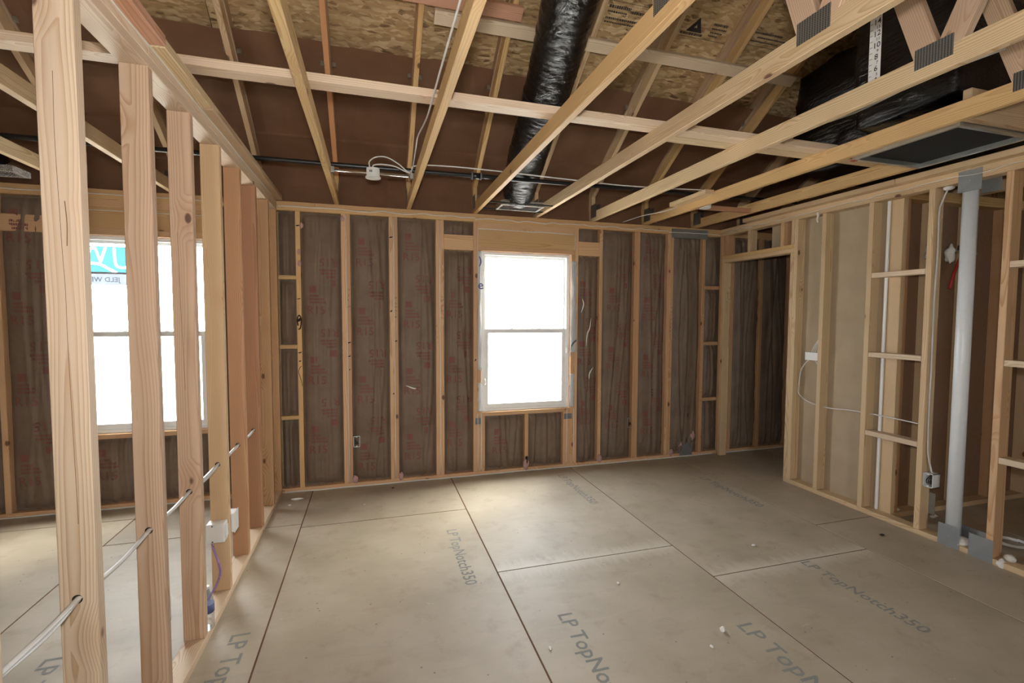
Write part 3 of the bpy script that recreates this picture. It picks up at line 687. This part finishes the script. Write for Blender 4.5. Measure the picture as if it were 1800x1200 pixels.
# trusses
TL = {-4:'farthest left, over the left room', -3:'third left of the stud partition', -2:'second left of the stud partition, above the left room window', -1:'tight against the left of the stud partition',
      0:'first right of the stud partition, left of the alarm box', 1:'with the white cable stapled along it', 2:'just left of the black flexible duct', 3:'just right of the black flexible duct',
      4:'carrying the white numbered depth gauge', 5:'just left of the return air frame', 6:'nearest the right wall, right of the return air frame', 7:'first beyond the right wall', 8:'second beyond the right wall, farthest right'}
TT = {0:'gold', 1:'gold', 2:'gold', 3:'yel', 4:'yel', 5:'gold', 6:'gold'}
for k in range(-4, 9):
    xr = .495 + .61*k; xc = xr-.019; t = TT.get(k, 'yel')
    tr = empty('roof_truss', (xc, 0, H), label='wooden roof truss ' + TL[k], category='roof truss', group='roof trusses at even spacing over the rooms')
    board(tr, 'bottom_chord', xr-.038, xr, -5.0, .089, H+.0005, H+.0895, t); board(tr, 'bottom_chord', xr-.038, xr, -9.29, -5.002, H+.0005, H+.0895, t)
    y0 = .42; half = .0535
    zc = lambda y: RB + half - SL*y
    rt = 'tan' if k in (0,) else t
    o = beam(tr, 'top_chord', xc, (y0, zc(y0)), (-4.585, zc(-4.585)), .089, .038, rt)
    if k == 0: o.color = (.95,.60,.38,1)
    dz = .119/math.cos(ca)
    beam(tr, 'upper_chord', xc, (y0, zc(y0)+dz), (-4.585, zc(-4.585)+dz), .089, .038, 'tan')
    beam(tr, 'upper_chord', xc, (REAR-y0, zc(y0)+dz), (-4.615, zc(-4.585)+dz), .089, .038, 'tan')
    beam(tr, 'top_chord', xc, (REAR-y0, zc(y0)), (-4.615, zc(-4.585)), .089, .038, t)
    board(tr, 'heel_block', xr-.038, xr, .0, .085, H+.0905, RB+.01, t); board(tr, 'heel_block', xr-.038, xr, REAR, REAR+.085, H+.0905, RB+.01, t)
    beam(tr, 'web', xc, (-3.015, H+.092), (-2.43, 4.36), .089, .038, 'pink'); beam(tr, 'web', xc, (-3.095, H+.092), (-4.52, 5.70), .089, .038, 'pink')
    beam(tr, 'web', xc, (REAR+3.015, H+.092), (REAR+2.43, 4.36), .089, .038, 'pink'); beam(tr, 'web', xc, (REAR+3.095, H+.092), (-4.68, 5.70), .089, .038, 'pink')
    for xx in (xr-.0395, xr+.0005): block(tr, 'nail_plate', xx, xx+.001, -3.112, -2.976, 2.541, 2.622, GUSSET, 0); 
    for xx in (xr-.0395, xr+.0005): block(tr, 'nail_plate', xx, xx+.001, -.10, .02, H+.03, H+.16, GUSSET, 0)
    link('nail_plate', box_mesh(.040, .18, .001, 0).copy(), None, tr, (xc, -.0, 0)).data.materials.append(GUSSET) if False else None
# cardboard baffles in each bay, stapled between the rafters, with their metal clips
for k in range(-4, 8):
    a, b = .495+.61*k+.002, .495+.61*(k+1)-.040; rn = random.Random(k+50)
    j = lambda s: rn.uniform(-s, s)
    top = -.784 + j(.015)
    prof = [(top, 2.90-SL*top), (-.50, 3.230+j(.008)), (-.495, 3.205), (-.18, 2.995+j(.006)), (-.175, 2.975), (.03, 2.835), (.065, 2.78), (.07, 2.64+j(.01)), (.055, 2.502)]
    bm = bmesh.new(); Vv = []
    n = 7
    for y, z in prof:
        Vv.append([bm.verts.new((a+(b-a)*i/n, y+.008*noise.noise(Vector((i*.9, z*3, k)))-.01*math.sin(math.pi*i/n), z+.006*noise.noise(Vector((i*.7, y*4, k+9))))) for i in range(n+1)])
    for r1, r2 in zip(Vv, Vv[1:]):
        for i in range(n): bm.faces.new((r1[i], r1[i+1], r2[i+1], r2[i]))
    bmesh.ops.solidify(bm, geom=bm.faces[:], thickness=.004)
    cb = link('cardboard_baffle', bm, CARD, ceil)
    for i_, x in enumerate((a+.018, b-.020)): block(cb, 'metal_clip', x-.012, x+.012, -.70, -.675, 3.322, 3.352, GALV)
# stamps printed on the roof sheets
def roof_print(verts2, faces, x, y):
    me = bpy.data.meshes.new('printed_marking')
    me.from_pydata([(v[0], -v[1]*math.cos(ca), v[1]*math.sin(ca)) for v in verts2], [], faces); me.update()
    link('printed_marking', me, INK, ceil, (x, y, RS - SL*y - .0016))
def bars(w, rowsz, gap=.003, seed=1):
    V, Fc = [], []; r_ = random.Random(seed)
    for (z, hh, x0, x1) in rowsz:
        x = x0
        while x < x1:
            ww = r_.uniform(.006, .016); b = len(V)
            V += [(x, z), (x+ww, z), (x+ww, z+hh), (x, z+hh)]; Fc.append((b, b+1, b+2, b+3)); x += ww+gap
    return V, Fc
V, Fc = bars(.3, [(.045,.02,-.15,.02), (.015,.012,-.15,.0), (-.03,.014,-.15,.14), (-.055,.01,-.15,.12), (.09,.004,-.15,.15), (.03,.018,.03,.14)], .0035, 2); roof_print(V, Fc, 2.588, -1.157)
V, Fc = bars(.3, [(.05,.018,.05,.17), (.022,.012,.05,.18), (-.005,.010,.05,.15), (-.03,.010,.05,.12), (-.06,.004,-.2,.22), (-.045,.018,-.2,-.02)], .003, 3)
b = len(V); V += [(-.16,-.02), (-.02,-.02), (-.09,.085), (-.105,.01), (-.075,.01), (-.09,.035)]; Fc += [(b, b+1, b+4, b+3), (b+1, b+2, b+5, b+4), (b+2, b, b+3, b+5)]
roof_print(V, Fc, 3.28, -1.17)
V, Fc = bars(.3, [(.04,.016,-.16,.10), (.01,.012,-.12,.16), (-.02,.010,-.16,.1), (-.05,.004,-.18,.2)], .003, 4); roof_print(V, Fc, 3.88, -1.185)
V, Fc = bars(.3, [(.03,.004,-.16,.10), (.005,.012,-.12,.10)], .003, 5); roof_print(V, Fc, 1.65, -1.135)

# lateral braces
def thing(name, label, cat, loc, group=None): return empty(name, loc, label=label, category=cat, group=group)
def solo(o, label, cat, group=None):
    o['label'] = label; o['category'] = cat
    if group: o['group'] = group
    return o
solo(board(None, 'lateral_brace', -2.3, 3.60, -2.072, -1.983, H+.0900, H+.128, 'pale'), 'long pale brace board laid flat across the truss chords, spanning most of the photo', 'board')
solo(board(None, 'lateral_brace', 2.42, 4.30, -1.980, -1.891, H+.0900, H+.128, 'yel'), 'shorter brace board lapped behind the right end of the long brace', 'board')
def slope_board(name, x0, x1, yc, tint, dz=0):
    me = box_mesh(.038, .089, x1-x0)
    o = link(name, me, WOOD, None, ((x0+x1)/2, yc, RB - SL*yc - .0235 - dz), None, jit(T[tint]))
    o.rotation_euler = (Matrix.Rotation(-ca, 3, 'X') @ Matrix.Rotation(math.pi/2, 3, 'Y')).to_euler(); return o
solo(slope_board('lateral_brace', 1.17, 4.15, -1.185, 'pale'), 'upper pale brace board under the rafters, passing behind the black duct', 'board')
solo(slope_board('lateral_brace', .30, 1.75, -1.275, 'rose'), 'pinkish board end under the rafters at the top edge, left of the duct', 'board')

# ============================================================ ATTIC SERVICES
gp = thing('gas_pipe', 'long black pipe running across above the truss chords near the back wall', 'pipe', (0,-.75,2.62))
PY = lambda x: -.735 - .022*max(0, x)
tube('pipe_run', [(x, PY(x), 2.618) for x in (-2.4, 0, 1.0, 2.2, 3.4, 4.6)], .0165, BLACKP, gp, 12, 2)
cp = tube('coupling', [(1.50, PY(1.5), 2.618), (1.58, PY(1.58), 2.618)], .024, BLACKP, gp, 12, 0, label='blue black coupling'); 
for x in (1.50, 1.57): tube('coupling_collar', [(x, PY(x), 2.618), (x+.012, PY(x), 2.618)], .029, TAPE, cp, 12, 0)
# smoke alarm box on its bar hanger
sb = thing('alarm_box', 'white round cornered box on a shiny bar between two truss chords', 'electrical box', (.775,-.92,H))
tube('hanger_bar', [(.505,-.90,2.535), (1.022,-.90,2.535)], .0095, CHROME, sb, 10, 0)
for x in (.4965, 1.0555-.0005-.026): block(sb, 'bar_bracket', x, x+.024, -.92, -.88, 2.515, 2.555, GALV)
bm = bmesh.new(); bmesh.ops.create_cone(bm, cap_ends=True, segments=20, radius1=.050, radius2=.046, depth=.062)
for v in bm.verts: v.co.x *= 1.0; v.co.x = max(-.044, min(.044, v.co.x))
link('box_body', bm, PLAS, sb, (.775, -.915, 2.530))
link('box_lip', lathe([(.052,-.004), (.052,.004)], 20), PLAS, sb, (.775, -.915, 2.500))
for i, (x) in enumerate((.752, .762)): block(sb, 'box_slot', x, x+.006, -.966, -.962, 2.525, 2.540, INK, 0)
tube('cable', [(.755,-.915,2.56), (.752,-.915,2.61), (.80,-.915,2.645), (.87,-.915,2.648), (.95,-.915,2.610), (1.015,-.92,2.560), (1.045,-.93,2.585), (1.045,-1.2,2.635), (1.046,-1.32,2.665), (1.045,-1.7,2.60), (1.045,-1.9,2.574), (1.045,-2.18,2.572), (1.045,-2.6,2.57), (1.045,-3.4,2.56)], .0045, CABLE, None, 8, 6,
     label='white cable looping out of the alarm box and up along the second truss', category='cable')
tube('cable', [(.775,-.915,2.56), (.778,-.915,2.585), (.83,-.915,2.597), (.92,-.915,2.592), (.99,-.915,2.565), (1.035,-.90,2.556), (1.044,-.86,2.60), (1.06,-.90,2.61), (1.17,-.96,2.608), (1.42,-.99,2.605), (1.76,-.98,2.603), (2.23,-.95,2.602), (2.73,-.93,2.60), (3.22,-.97,2.602), (3.50,-1.0,2.60), (3.60,-.99,2.57)], .0045, CABLE, None, 8, 6,
     label='white cable running from the alarm box rightwards across the trusses', category='cable')
tube('cable', [(3.22,-.05,2.50), (3.32,-.25,2.53), (3.46,-.42,2.55), (3.505,-.55,2.56)], .004, CABLE, None, 7, 6, label='short pale cable rising from the top plate to the truss left of the ceiling box', category='cable')
cb2 = thing('ceiling_box', 'white round box with a wooden block on the truss near the right corner', 'electrical box', (3.6,-.82,H))
board(cb2, 'mounting_block', 3.418, 3.5065, -1.05, -.55, H+.060, H+.098, 'yel')
link('box_body', lathe([(.046,0), (.050,.004), (.050,.05), (.046,.055)], 18), PLAS, cb2, (3.60, -.82, H+.000))
board(cb2, 'box_arm', 3.546, 4.116, -.80, -.762, H+.002, H+.04, 'red')
# flexible duct down to its ceiling boot
fd = thing('flexible_duct', 'shiny black flexible duct coming down from the attic to a foil ceiling boot', 'duct', (2.0,-.36,H))
DP = [(2.00,-.36,2.565), (1.985,-.50,2.66), (1.955,-.75,2.79), (1.935,-1.0,2.91), (1.925,-1.2,3.01), (1.915,-1.35,3.09), (1.885,-1.6,3.205), (1.83,-1.9,3.285), (1.74,-2.4,3.36), (1.60,-3.2,3.40), (1.5,-4.2,3.40)]
sp_ = smooth_pts(DP, 22)
def duct_seg(i0, i1, rfun, name):
    P = sp_[i0:i1]; seg = 40; bm = bmesh.new(); rings = []
    for i, p in enumerate(P):
        gi = i0+i; d = (sp_[min(gi+1, len(sp_)-1)]-sp_[max(gi-1,0)]).normalized(); s = d.cross(Vector((0,0,1))).normalized(); t = s.cross(d)
        ring = []
        for k_ in range(seg):
            a_ = 2*math.pi*k_/seg; r_ = rfun(gi)*(1 + .035*noise.noise(Vector((math.cos(a_)*2.2, math.sin(a_)*2.2, gi*.55))) + .012*math.sin(gi*1.9))
            ring.append(bm.verts.new(p + s*math.cos(a_)*r_ + t*math.sin(a_)*r_))
        rings.append(ring)
    for a_, b_ in zip(rings, rings[1:]):
        for k_ in range(seg): f = bm.faces.new((a_[k_], a_[(k_+1)%seg], b_[(k_+1)%seg], b_[k_])); f.smooth = True
    bmesh.ops.recalc_face_normals(bm, faces=bm.faces[:])
    return link(name, bm, DUCT, fd)
n_ = len(sp_)
duct_seg(0, 98, lambda i: .128 + .022*min(1, i/40) - (.02 if i < 8 else 0)*(8-i)/8, 'lower_sleeve')
duct_seg(94, n_, lambda i: .158, 'upper_sleeve')
tube('duct_tie', [sp_[96], sp_[102]], .162, BLACKP, fd, 36, 0)
bt = empty('ceiling_boot', (2.02,-.35,H)); bt.parent = fd; bt.location = Vector((2.02,-.35,H))-pworld(fd)
bm = bmesh.new()
for q in ((1.83,1.85,-.46,-.25), (2.20,2.22,-.46,-.25), (1.85,2.20,-.46,-.44), (1.85,2.20,-.27,-.25)): bbox_into(bm, q[0], q[1], q[2], q[3], H-.006, H+.035)
link('foil_collar', bm, FOIL, bt); block(bt, 'boot_panel', 1.85, 2.20, -.44, -.27, H+.004, H+.012, BLACKP)
for y in (-.49, -.235): block(bt, 'hanger_rod', 1.716, 2.286, y-.006, y+.006, H-.002, H+.008, BLACKP)
# a second boot over the left room
fb = thing('flexible_duct', 'small stub of black duct with foil boot over the left room at the left edge', 'duct', (-1.68,-.3,H))
bm = bmesh.new()
for q in ((-1.92,-1.90,-.38,-.20), (-1.56,-1.54,-.38,-.20), (-1.90,-1.56,-.38,-.36), (-1.90,-1.56,-.22,-.20)): bbox_into(bm, q[0], q[1], q[2], q[3], H-.006, H+.035)
link('foil_collar', bm, FOIL, fb)
tube('sleeve', [(-1.73,-.29,2.53), (-1.76,-.36,2.62), (-1.82,-.7,2.75), (-1.86,-1.1,2.93), (-1.86,-1.7,3.15)], .13, DUCT, fb, 28, 8)

# black wrapped plenum and return frame
pl = thing('air_plenum', 'big black plastic wrapped air plenum above the trusses at the upper right', 'air plenum', (3.8,-2.2,2.6))
def crinkle_box(x0, x1, y0, y1, z0, z1, name, seed, res=.05, amp=.03, material=DUCT, par=None):
    bm = bmesh.new(); bmesh.ops.create_cube(bm, size=1)
    bmesh.ops.subdivide_edges(bm, edges=bm.edges[:], cuts=14, use_grid_fill=True)
    for v in bm.verts:
        n0 = v.co.copy(); p = Vector(((x0+x1)/2+n0.x*(x1-x0), (y0+y1)/2+n0.y*(y1-y0), (z0+z1)/2+n0.z*(z1-z0)))
        # round the corners a little, then wrinkle
        rr2 = n0.length; p -= Vector((n0.x*(x1-x0), n0.y*(y1-y0), n0.z*(z1-z0)))*max(0, rr2-.62)*.25
        q = Vector((p.x*6, p.y*6, p.z*9+seed)); p += Vector((noise.noise(q), noise.noise(q+Vector((5,0,0))), noise.noise(q+Vector((0,7,0)))))*amp
        v.co = p
    for f in bm.faces: f.smooth = True
    return link(name, bm, material, par)
crinkle_box(4.25, 5.6, -1.90, -1.1, 2.72, 3.6, 'wrapped_casing', 1, par=pl)
crinkle_box(3.54, 4.12, -2.74, -2.20, 2.64, 3.5, 'return_drop', 2, amp=.012, par=pl)
crinkle_box(4.12, 5.6, -2.75, -1.97, 2.75, 3.8, 'wrapped_casing', 4, par=pl)
rf = thing('return_air_frame', 'silver edged return air frame with black inside, hung level with the truss undersides', 'air grille', (3.83,-2.48,H))
fx0, fx1, fy0, fy1 = 3.550, 4.112, -2.755, -2.205
for q in ((fx0, fx0+.022, fy0, fy1), (fx1-.022, fx1, fy0, fy1), (fx0+.023, fx1-.023, fy0, fy0+.022), (fx0+.023, fx1-.023, fy1-.022, fy1)):
    block(rf, 'frame_rail', q[0], q[1], q[2], q[3], H-.014, H+.020, GALV)
bm = bmesh.new(); bbox_into(bm, fx0+.023, fx1-.023, fy0+.023, fy1-.023, H+.012, H+.02); link('black_panel', bm, INKBLK, rf)
block(rf, 'red_tag', fx0-.002, fx0+.03, fy1-.012, fy1+.012, H-.016, H-.0142, REDP, 0)
solo(board(None, 'blocking_board', 3.546, 4.116, -2.80, -2.762, H+.002, H+.15, 'tan'), 'wooden blocking board between two trusses just behind the near edge of the return frame', 'board')
tube('cable', [(2.96,-2.13,2.60), (3.2,-2.20,2.64), (3.45,-2.30,2.72), (3.50,-2.62,2.76), (3.49,-2.95,2.74)], .004, CABLE, None, 7, 6, label='thin white cable arching in front of the black plenum', category='cable')
# insulation depth gauge
dg = thing('depth_gauge', 'white numbered insulation depth gauge standing on a truss at upper right', 'ruler', (2.938,-2.78,H))
block(dg, 'gauge_strip', 2.9365, 2.9385, -2.806, -2.754, H+.01, H+.44, PLAS, 0)
for n in range(4, 17):
    V, Fc = text_mesh(str(n), .034 if n % 2 == 0 else .018); me = bpy.data.meshes.new('numeral'); me.from_pydata([(0, -v.x, v.y) for v in V], [], Fc); me.update()
    link('numeral', me, INK, dg, (2.9358, -2.787 if n % 2 == 0 else -2.792, H+n*.0254))
    block(dg, 'tick', 2.9357, 2.9364, -2.768, -2.757, H+n*.0254-.001, H+n*.0254+.001, INK, 0)

# ============================================================ THINGS IN THE RIGHT WALL
pp = thing('vent_pipe', 'tall white plastic vent pipe standing in the right wall', 'pipe', (4.50,-2.268,0))
link('pipe_run', lathe([(.041,0), (.041,2.55)], 28), PVC, pp, (4.497, -2.268, -.01))
link('pipe_foam', blob_bm(.045, (1.1,1.0,.7), 2, .5, 4), FOAM, pp, (4.50, -2.325, .055))
def steel(x, y0, y1, z0, z1, label):
    g = thing('nail_guard', label, 'steel plate', (x, (y0+y1)/2, z0), 'steel nail guards around the vent pipe')
    block(g, 'plate', x-.0015, x, y0, y1, z0, z1, STEEL, 0); me = lathe([(.003,0), (.002,.002)], 8)
    link('screw_head', me, GALV, g, (x-.002, (y0+y1)/2, (z0+z1)/2), (0, -math.pi/2, 0))
steel(WX-.001, -2.330, -2.206, .004, .150, 'grey steel plate on the bottom plate in front of the vent pipe')
steel(WX-.001, -2.506, -2.380, .004, .150, 'grey steel plate at the foot of the stud right of the vent pipe')
steel(WX-.001, -2.348, -2.220, 2.352, 2.488, 'grey steel plate on the top plate above the vent pipe')
steel(WX+.092, -2.44, -2.28, .004, .150, 'grey steel plate half hidden behind the foot of the vent pipe')
steel(WX+.092, -2.125, -2.082, .147, .300, 'narrow grey steel plate low down behind the stud with the outlet box')
steel(WX+.092, -2.40, -2.30, 2.34, 2.44, 'grey steel plate behind the top of the vent pipe')
cg = thing('nail_guard', 'wide grey steel strap on the back wall top plate near the right corner', 'steel plate', (4.06,-.002,2.39), 'steel nail guards along the back wall')
block(cg, 'plate', 3.83, 4.29, -.0025, -.001, 2.385, 2.481, STEEL, 0); link('screw_head', lathe([(.003,0), (.002,.002)], 8), GALV, cg, (4.06, -.003, 2.45), (math.pi/2, 0, 0))
for a, b, c, d, lb in ((3.99,4.15,.005,.155,'grey steel plate at the foot of the back wall below the black drain pipe'), (1.697,1.752,.500,.560,'small grey steel plate on the stud left below the window'), (2.615,2.700,.500,.556,'small grey steel plate on the stud right below the window')):
    g = thing('nail_guard', lb, 'steel plate', ((a+b)/2, -.002, c), 'steel nail guards along the back wall'); block(g, 'plate', a, b, -.0035, -.002, c, d, TAPE if d < .6 and c > .3 else STEEL, 0)
tube('drain_pipe', [(4.075,.012,.10), (4.083,.012,.32), (4.09,.014,.56)], .014, BLACKP, None, 10, 3, label='thin black drain pipe between batts near the right end of the back wall', category='pipe')
tube('drain_pipe', [(2.217,-.004,.040), (2.217,-.004,.15)], .013, BLACKP, None, 10, 0, label='short black pipe stub under the middle of the window', category='pipe')
def outlet_box(x, y, z, w, h, d, label, rot=0, open_=True, n=1, wires=True, matl=PLAS, cat='electrical box', grp='outlet boxes nailed to the framing'):
    """opening faces local -Y"""
    g = thing('outlet_box', label, cat, (x, y, z), grp); g.rotation_euler = (0, 0, rot); t = .004
    bm = bmesh.new()
    for q in ((-w/2, -w/2+t, 0, d, 0, h), (w/2-t, w/2, 0, d, 0, h), (-w/2, w/2, 0, d, 0, t), (-w/2, w/2, 0, d, h-t, h), (-w/2, w/2, d-t, d, 0, h)): bbox_into(bm, *q)
    m = bpy.data.meshes.new('box_shell'); bm.to_mesh(m); bm.free(); m.materials.append(matl); o = bpy.data.objects.new('box_shell', m); C.objects.link(o); o.parent = g
    def sub(nm, bm2, mt):
        m = bpy.data.meshes.new(nm); bm2.to_mesh(m); bm2.free(); m.materials.append(mt); o = bpy.data.objects.new(nm, m); C.objects.link(o); o.parent = g; return o
    bm = bmesh.new(); bbox_into(bm, -w/2+t, w/2-t, d-t-.004, d-t-.001, t, h-t); sub('box_back', bm, BOXBLUE if matl != GALV else GALV)
    for zz in (.006, h-.012):
        bm = bmesh.new(); bbox_into(bm, -.006, .006, -.001, .008, zz, zz+.007); sub('screw_tab', bm, matl)
    if wires:
        bm = bmesh.new()
        for i in range(3): tube_bm([(-.012+i*.010, d-.01, h*.85), (-.018+i*.011, .02, h*.5), (-.012+i*.012, .012, h*.25), (.006+i*.006, .02, h*.5)], .003, 6, 4, bm)
        sub('wire_bundle', bm, CABLE if i % 2 else INK)
    return g
outlet_box(4.470, -2.120, .355, .062, .098, .075, 'white outlet box with wires on the right wall stud left of the vent pipe', math.radians(-90))
outlet_box(.614, .0, .360, .056, .100, .06, 'outlet box on the back wall stud left of the window', 0, matl=GALV, grp='outlet boxes between the batts')
outlet_box(3.372, .0, .362, .056, .105, .06, 'outlet box on the back wall stud right of the window', 0, matl=GALV, grp='outlet boxes between the batts')
sw = thing('switch_box', 'white switch box with cables on the first open stud right of the doorway', 'electrical box', (4.49,-1.17,1.16))
block(sw, 'box_body', 4.462, 4.53, -1.2385, -1.112, 1.162, 1.232, PLAS)
for i, dy in enumerate((-.022,-.044,-.066,-.088)): tube('cable_lead', [(4.49,-1.135+dy*.9,1.232), (4.49,-1.155+dy*.7,1.27), (4.492,-1.20+dy*.25,1.33), (4.495,-1.232,1.37+i*.02)], .004, CABLE, sw, 6, 4)
tube('cable_lead', [(4.49,-1.19,1.163), (4.49,-1.215,1.13), (4.49,-1.236,1.10)], .004, CABLE, sw, 6, 4)
tube('cable', [(4.49,-1.135,1.163), (4.49,-1.09,1.12), (4.50,-1.045,1.06), (4.503,-1.028,.98), (4.503,-1.018,.88), (4.50,-1.03,.84), (4.50,-1.10,.795), (4.50,-1.20,.772), (4.50,-1.35,.765), (4.50,-1.50,.780), (4.50,-1.66,.785), (4.50,-1.85,.785), (4.50,-2.05,.780)], .0045, CABLE, None, 7, 6,
     label='white cable curving down from the switch box and sagging through the right wall studs', category='cable')
vc = tube('cable', [(4.50,-2.135,2.42), (4.50,-2.133,2.40), (4.495,-2.105,2.32), (4.49,-2.096,2.26), (4.49,-2.098,2.0), (4.488,-2.093,1.6), (4.488,-2.096,1.2), (4.488,-2.094,.95), (4.488,-2.098,.65), (4.49,-2.105,.56), (4.50,-2.125,.455)], .0055, CABLE, None, 7, 6,
     label='grey white cable stapled down the stud to the right wall outlet box', category='cable')
solo(link('foam_plug', blob_bm(.03, (1,1,.5), 2, .3, 2), FOAM, None, (4.50, -2.140, 2.412)), 'white foam plug around a cable under the right wall top plate', 'foam')
# water supply rough-in on the closet wall
wv_ = thing('water_valve', 'water valve with a red pipe on the closet wall behind the right wall', 'valve', (4.98,-1.84,2.02))
link('foam_collar', blob_bm(.055, (.9,.7,1.4), 3, .5, 7), FOAM, wv_, (4.80, -1.865, 2.03)); link('foam_collar', blob_bm(.04, (.8,.7,1.6), 3, .5, 8), FOAM, wv_, (4.985, -1.875, 2.02))
tube('valve_arm', [(4.99,-1.90,2.05), (5.06,-1.90,2.04), (5.16,-1.90,2.035), (5.23,-1.90,2.03)], .009, GALV, wv_, 8, 3)
block(wv_, 'valve_body', 5.05, 5.10, -1.92, -1.88, 2.055, 2.09, INK)
tube('red_pipe', [(5.085,-1.895,2.03), (5.04,-1.885,1.92), (4.995,-1.875,1.76)], .011, REDP, wv_, 8, 3)

# ============================================================ LEFT PARTITION SERVICES
CX = -.047
for j, dz in enumerate((0, .010)):
    P = [(CX-.01+.02*j, -3.95, .735+dz)]
    for i, y in enumerate([-3.593, -3.187, -2.821, -2.374, -1.967, -1.553, -1.151, -.749]):
        P += [(CX+.004*j, y-.015, .733+dz*.6), (CX+.004*j, y+.018, .733+dz*.6), (CX+.006*j+rr.uniform(-.006,.006), y+.20, .722+dz*1.3)]
    P = P[:-1]
    tube('cable', P, .0056, CABLE, None, 8, 5, 1.5, label=('upper' if j else 'lower') + ' of the two white cables threaded low through the left partition studs', category='cable', group='cables through the left partition')
bx = thing('gang_box', 'large white box on the front of the fourth partition stud', 'electrical box', (-.05,-1.60,.32), 'white boxes low on the left partition')
block(bx, 'box_body', -.094, -.006, -1.640, -1.5735, .333, .434, PLAS, .004); 
for z in (.342, .425): link('screw_head', lathe([(.004,0), (.003,.002)], 8), INK, bx, (-.062, -1.641, z), (math.pi/2, 0, 0))
block(bx, 'side_tab', -.006, .004, -1.625, -1.60, .36, .42, PLAS, .001)
bx2 = thing('gang_box', 'narrow white box on the far side of the fourth partition stud', 'electrical box', (-.02,-1.50,.32), 'white boxes low on the left partition')
block(bx2, 'box_body', -.06, .014, -1.533, -1.455, .338, .445, PLAS, .004); block(bx2, 'box_rim', .0142, .017, -1.536, -1.452, .335, .448, PLAS, .001)
bx3 = thing('gang_box', 'white box edge seen behind the second partition stud', 'electrical box', (-.06,-2.30,.3), 'white boxes low on the left partition')
block(bx3, 'box_body', -.085, -.024, -2.354, -2.28, .318, .424, PLAS, .004)
tube('low_voltage_wire', [(-.082,-1.59,.34), (-.070,-1.60,.29), (-.045,-1.615,.22), (-.035,-1.62,.17), (-.045,-1.63,.12), (-.065,-1.66,.08), (-.075,-1.70,.065)], .0045, PURPLE, None, 7, 6, 1.4,
     label='purple wire hanging from the large white box on the left partition', category='wire')
bo = thing('water_bottle', 'clear plastic water bottle with a blue label behind the third partition stud', 'bottle', (-.016,-1.905,.038))
link('bottle_body', lathe([(.028,0), (.031,.006), (.031,.03), (.028,.034), (.031,.038), (.031,.055), (.028,.059), (.031,.063), (.031,.12), (.029,.135), (.020,.165), (.012,.185), (.012,.20)], 24), CLEAR, bo, (-.016,-1.905,.0385))
link('bottle_label', lathe([(.0318,.082), (.0318,.122)], 24), BLUEINK, bo, (-.016,-1.905,.0385)); link('bottle_cap', lathe([(.013,.192), (.013,.206)], 16), PLAS, bo, (-.016,-1.905,.0385))

# ============================================================ DEBRIS
def debris(x, y, r, sc, label, seed, z=0, cat='foam scrap', grp='white foam scraps'):
    solo(link('foam_scrap', blob_bm(r, sc, 2, .55, seed), FOAM, None, (x, y, z+r*sc[2]*.7)), label, cat, grp)
debris(2.386, -2.564, .013, (1,.9,1), 'larger of the two white foam scraps on the right foreground floor', 1)
debris(2.258, -2.644, .007, (1,1.3,.8), 'tiny white scrap just left of the foreground foam scrap', 2)
debris(1.530, -2.445, .008, (.8,1.8,.7), 'small white scrap near the bottom centre of the floor', 3)
debris(2.10, -2.05, .008, (1,1,.7), 'tiny white scrap just in front of the long floor joint', 4)
debris(3.206, -1.895, .011, (1.4,.8,.6), 'small white scrap on the floor between the two pale joints', 5)
debris(.139, -.184, .026, (1.7,.6,.35), 'white foam scrap on the floor by the foot of the left partition', 6)
debris(.10, -.30, .012, (1,.7,.5), 'tiny white scrap in front of the scrap by the left partition', 7)
debris(4.470, -2.545, .024, (1.1,1.0,1.2), 'lumpy white foam scrap at the foot of the stud right of the vent pipe', 8, .0)
debris(4.52, -2.555, .024, (1,1.1,1.0), 'white foam lump on the right wall bottom plate beside the steel plate', 9, .04)
debris(4.70, -2.60, .020, (1.4,.9,.4), 'flat white scrap on the floor beyond the right wall plate at the right edge', 10)
debris(4.90, -1.90, .022, (1.3,1,.8), 'white scrap on the floor in front of the closet wall, left one', 11)
debris(4.66, -1.79, .022, (1.4,1,.6), 'white scrap lying on the closet wall bottom plate beside the turned stud', 12, .038)
debris(.68, -.45, .007, (1.2,1,.6), 'tiny pale scrap near the back wall left of the window', 13)
debris(-.55, -2.15, .008, (1.2,1,.6), 'tiny white scrap on the left room floor behind the first partition stud', 14)
cl = thing('cable_coil', 'loose coil of white cable on the floor beyond the right wall', 'cable', (4.92,-2.34,0))
tube('coil_turns', [(4.92+(.075+.006*(i%9)/9)*math.cos(i*.7), -2.36+.075*math.sin(i*.7), .006+.0016*i/3) for i in range(28)], .0055, CABLE, cl, 7, 3)
for x, y, r, lb in ((4.20, -2.02, .014, 'small black scrap on the floor left of the right wall plate'), (.92, -.13, .010, 'tiny dark scrap on the floor below the back wall')):
    solo(link('black_scrap', blob_bm(r, (1.4,.8,.4), 2, .6, x), INK, None, (x, y, r*.35)), lb, 'scrap')
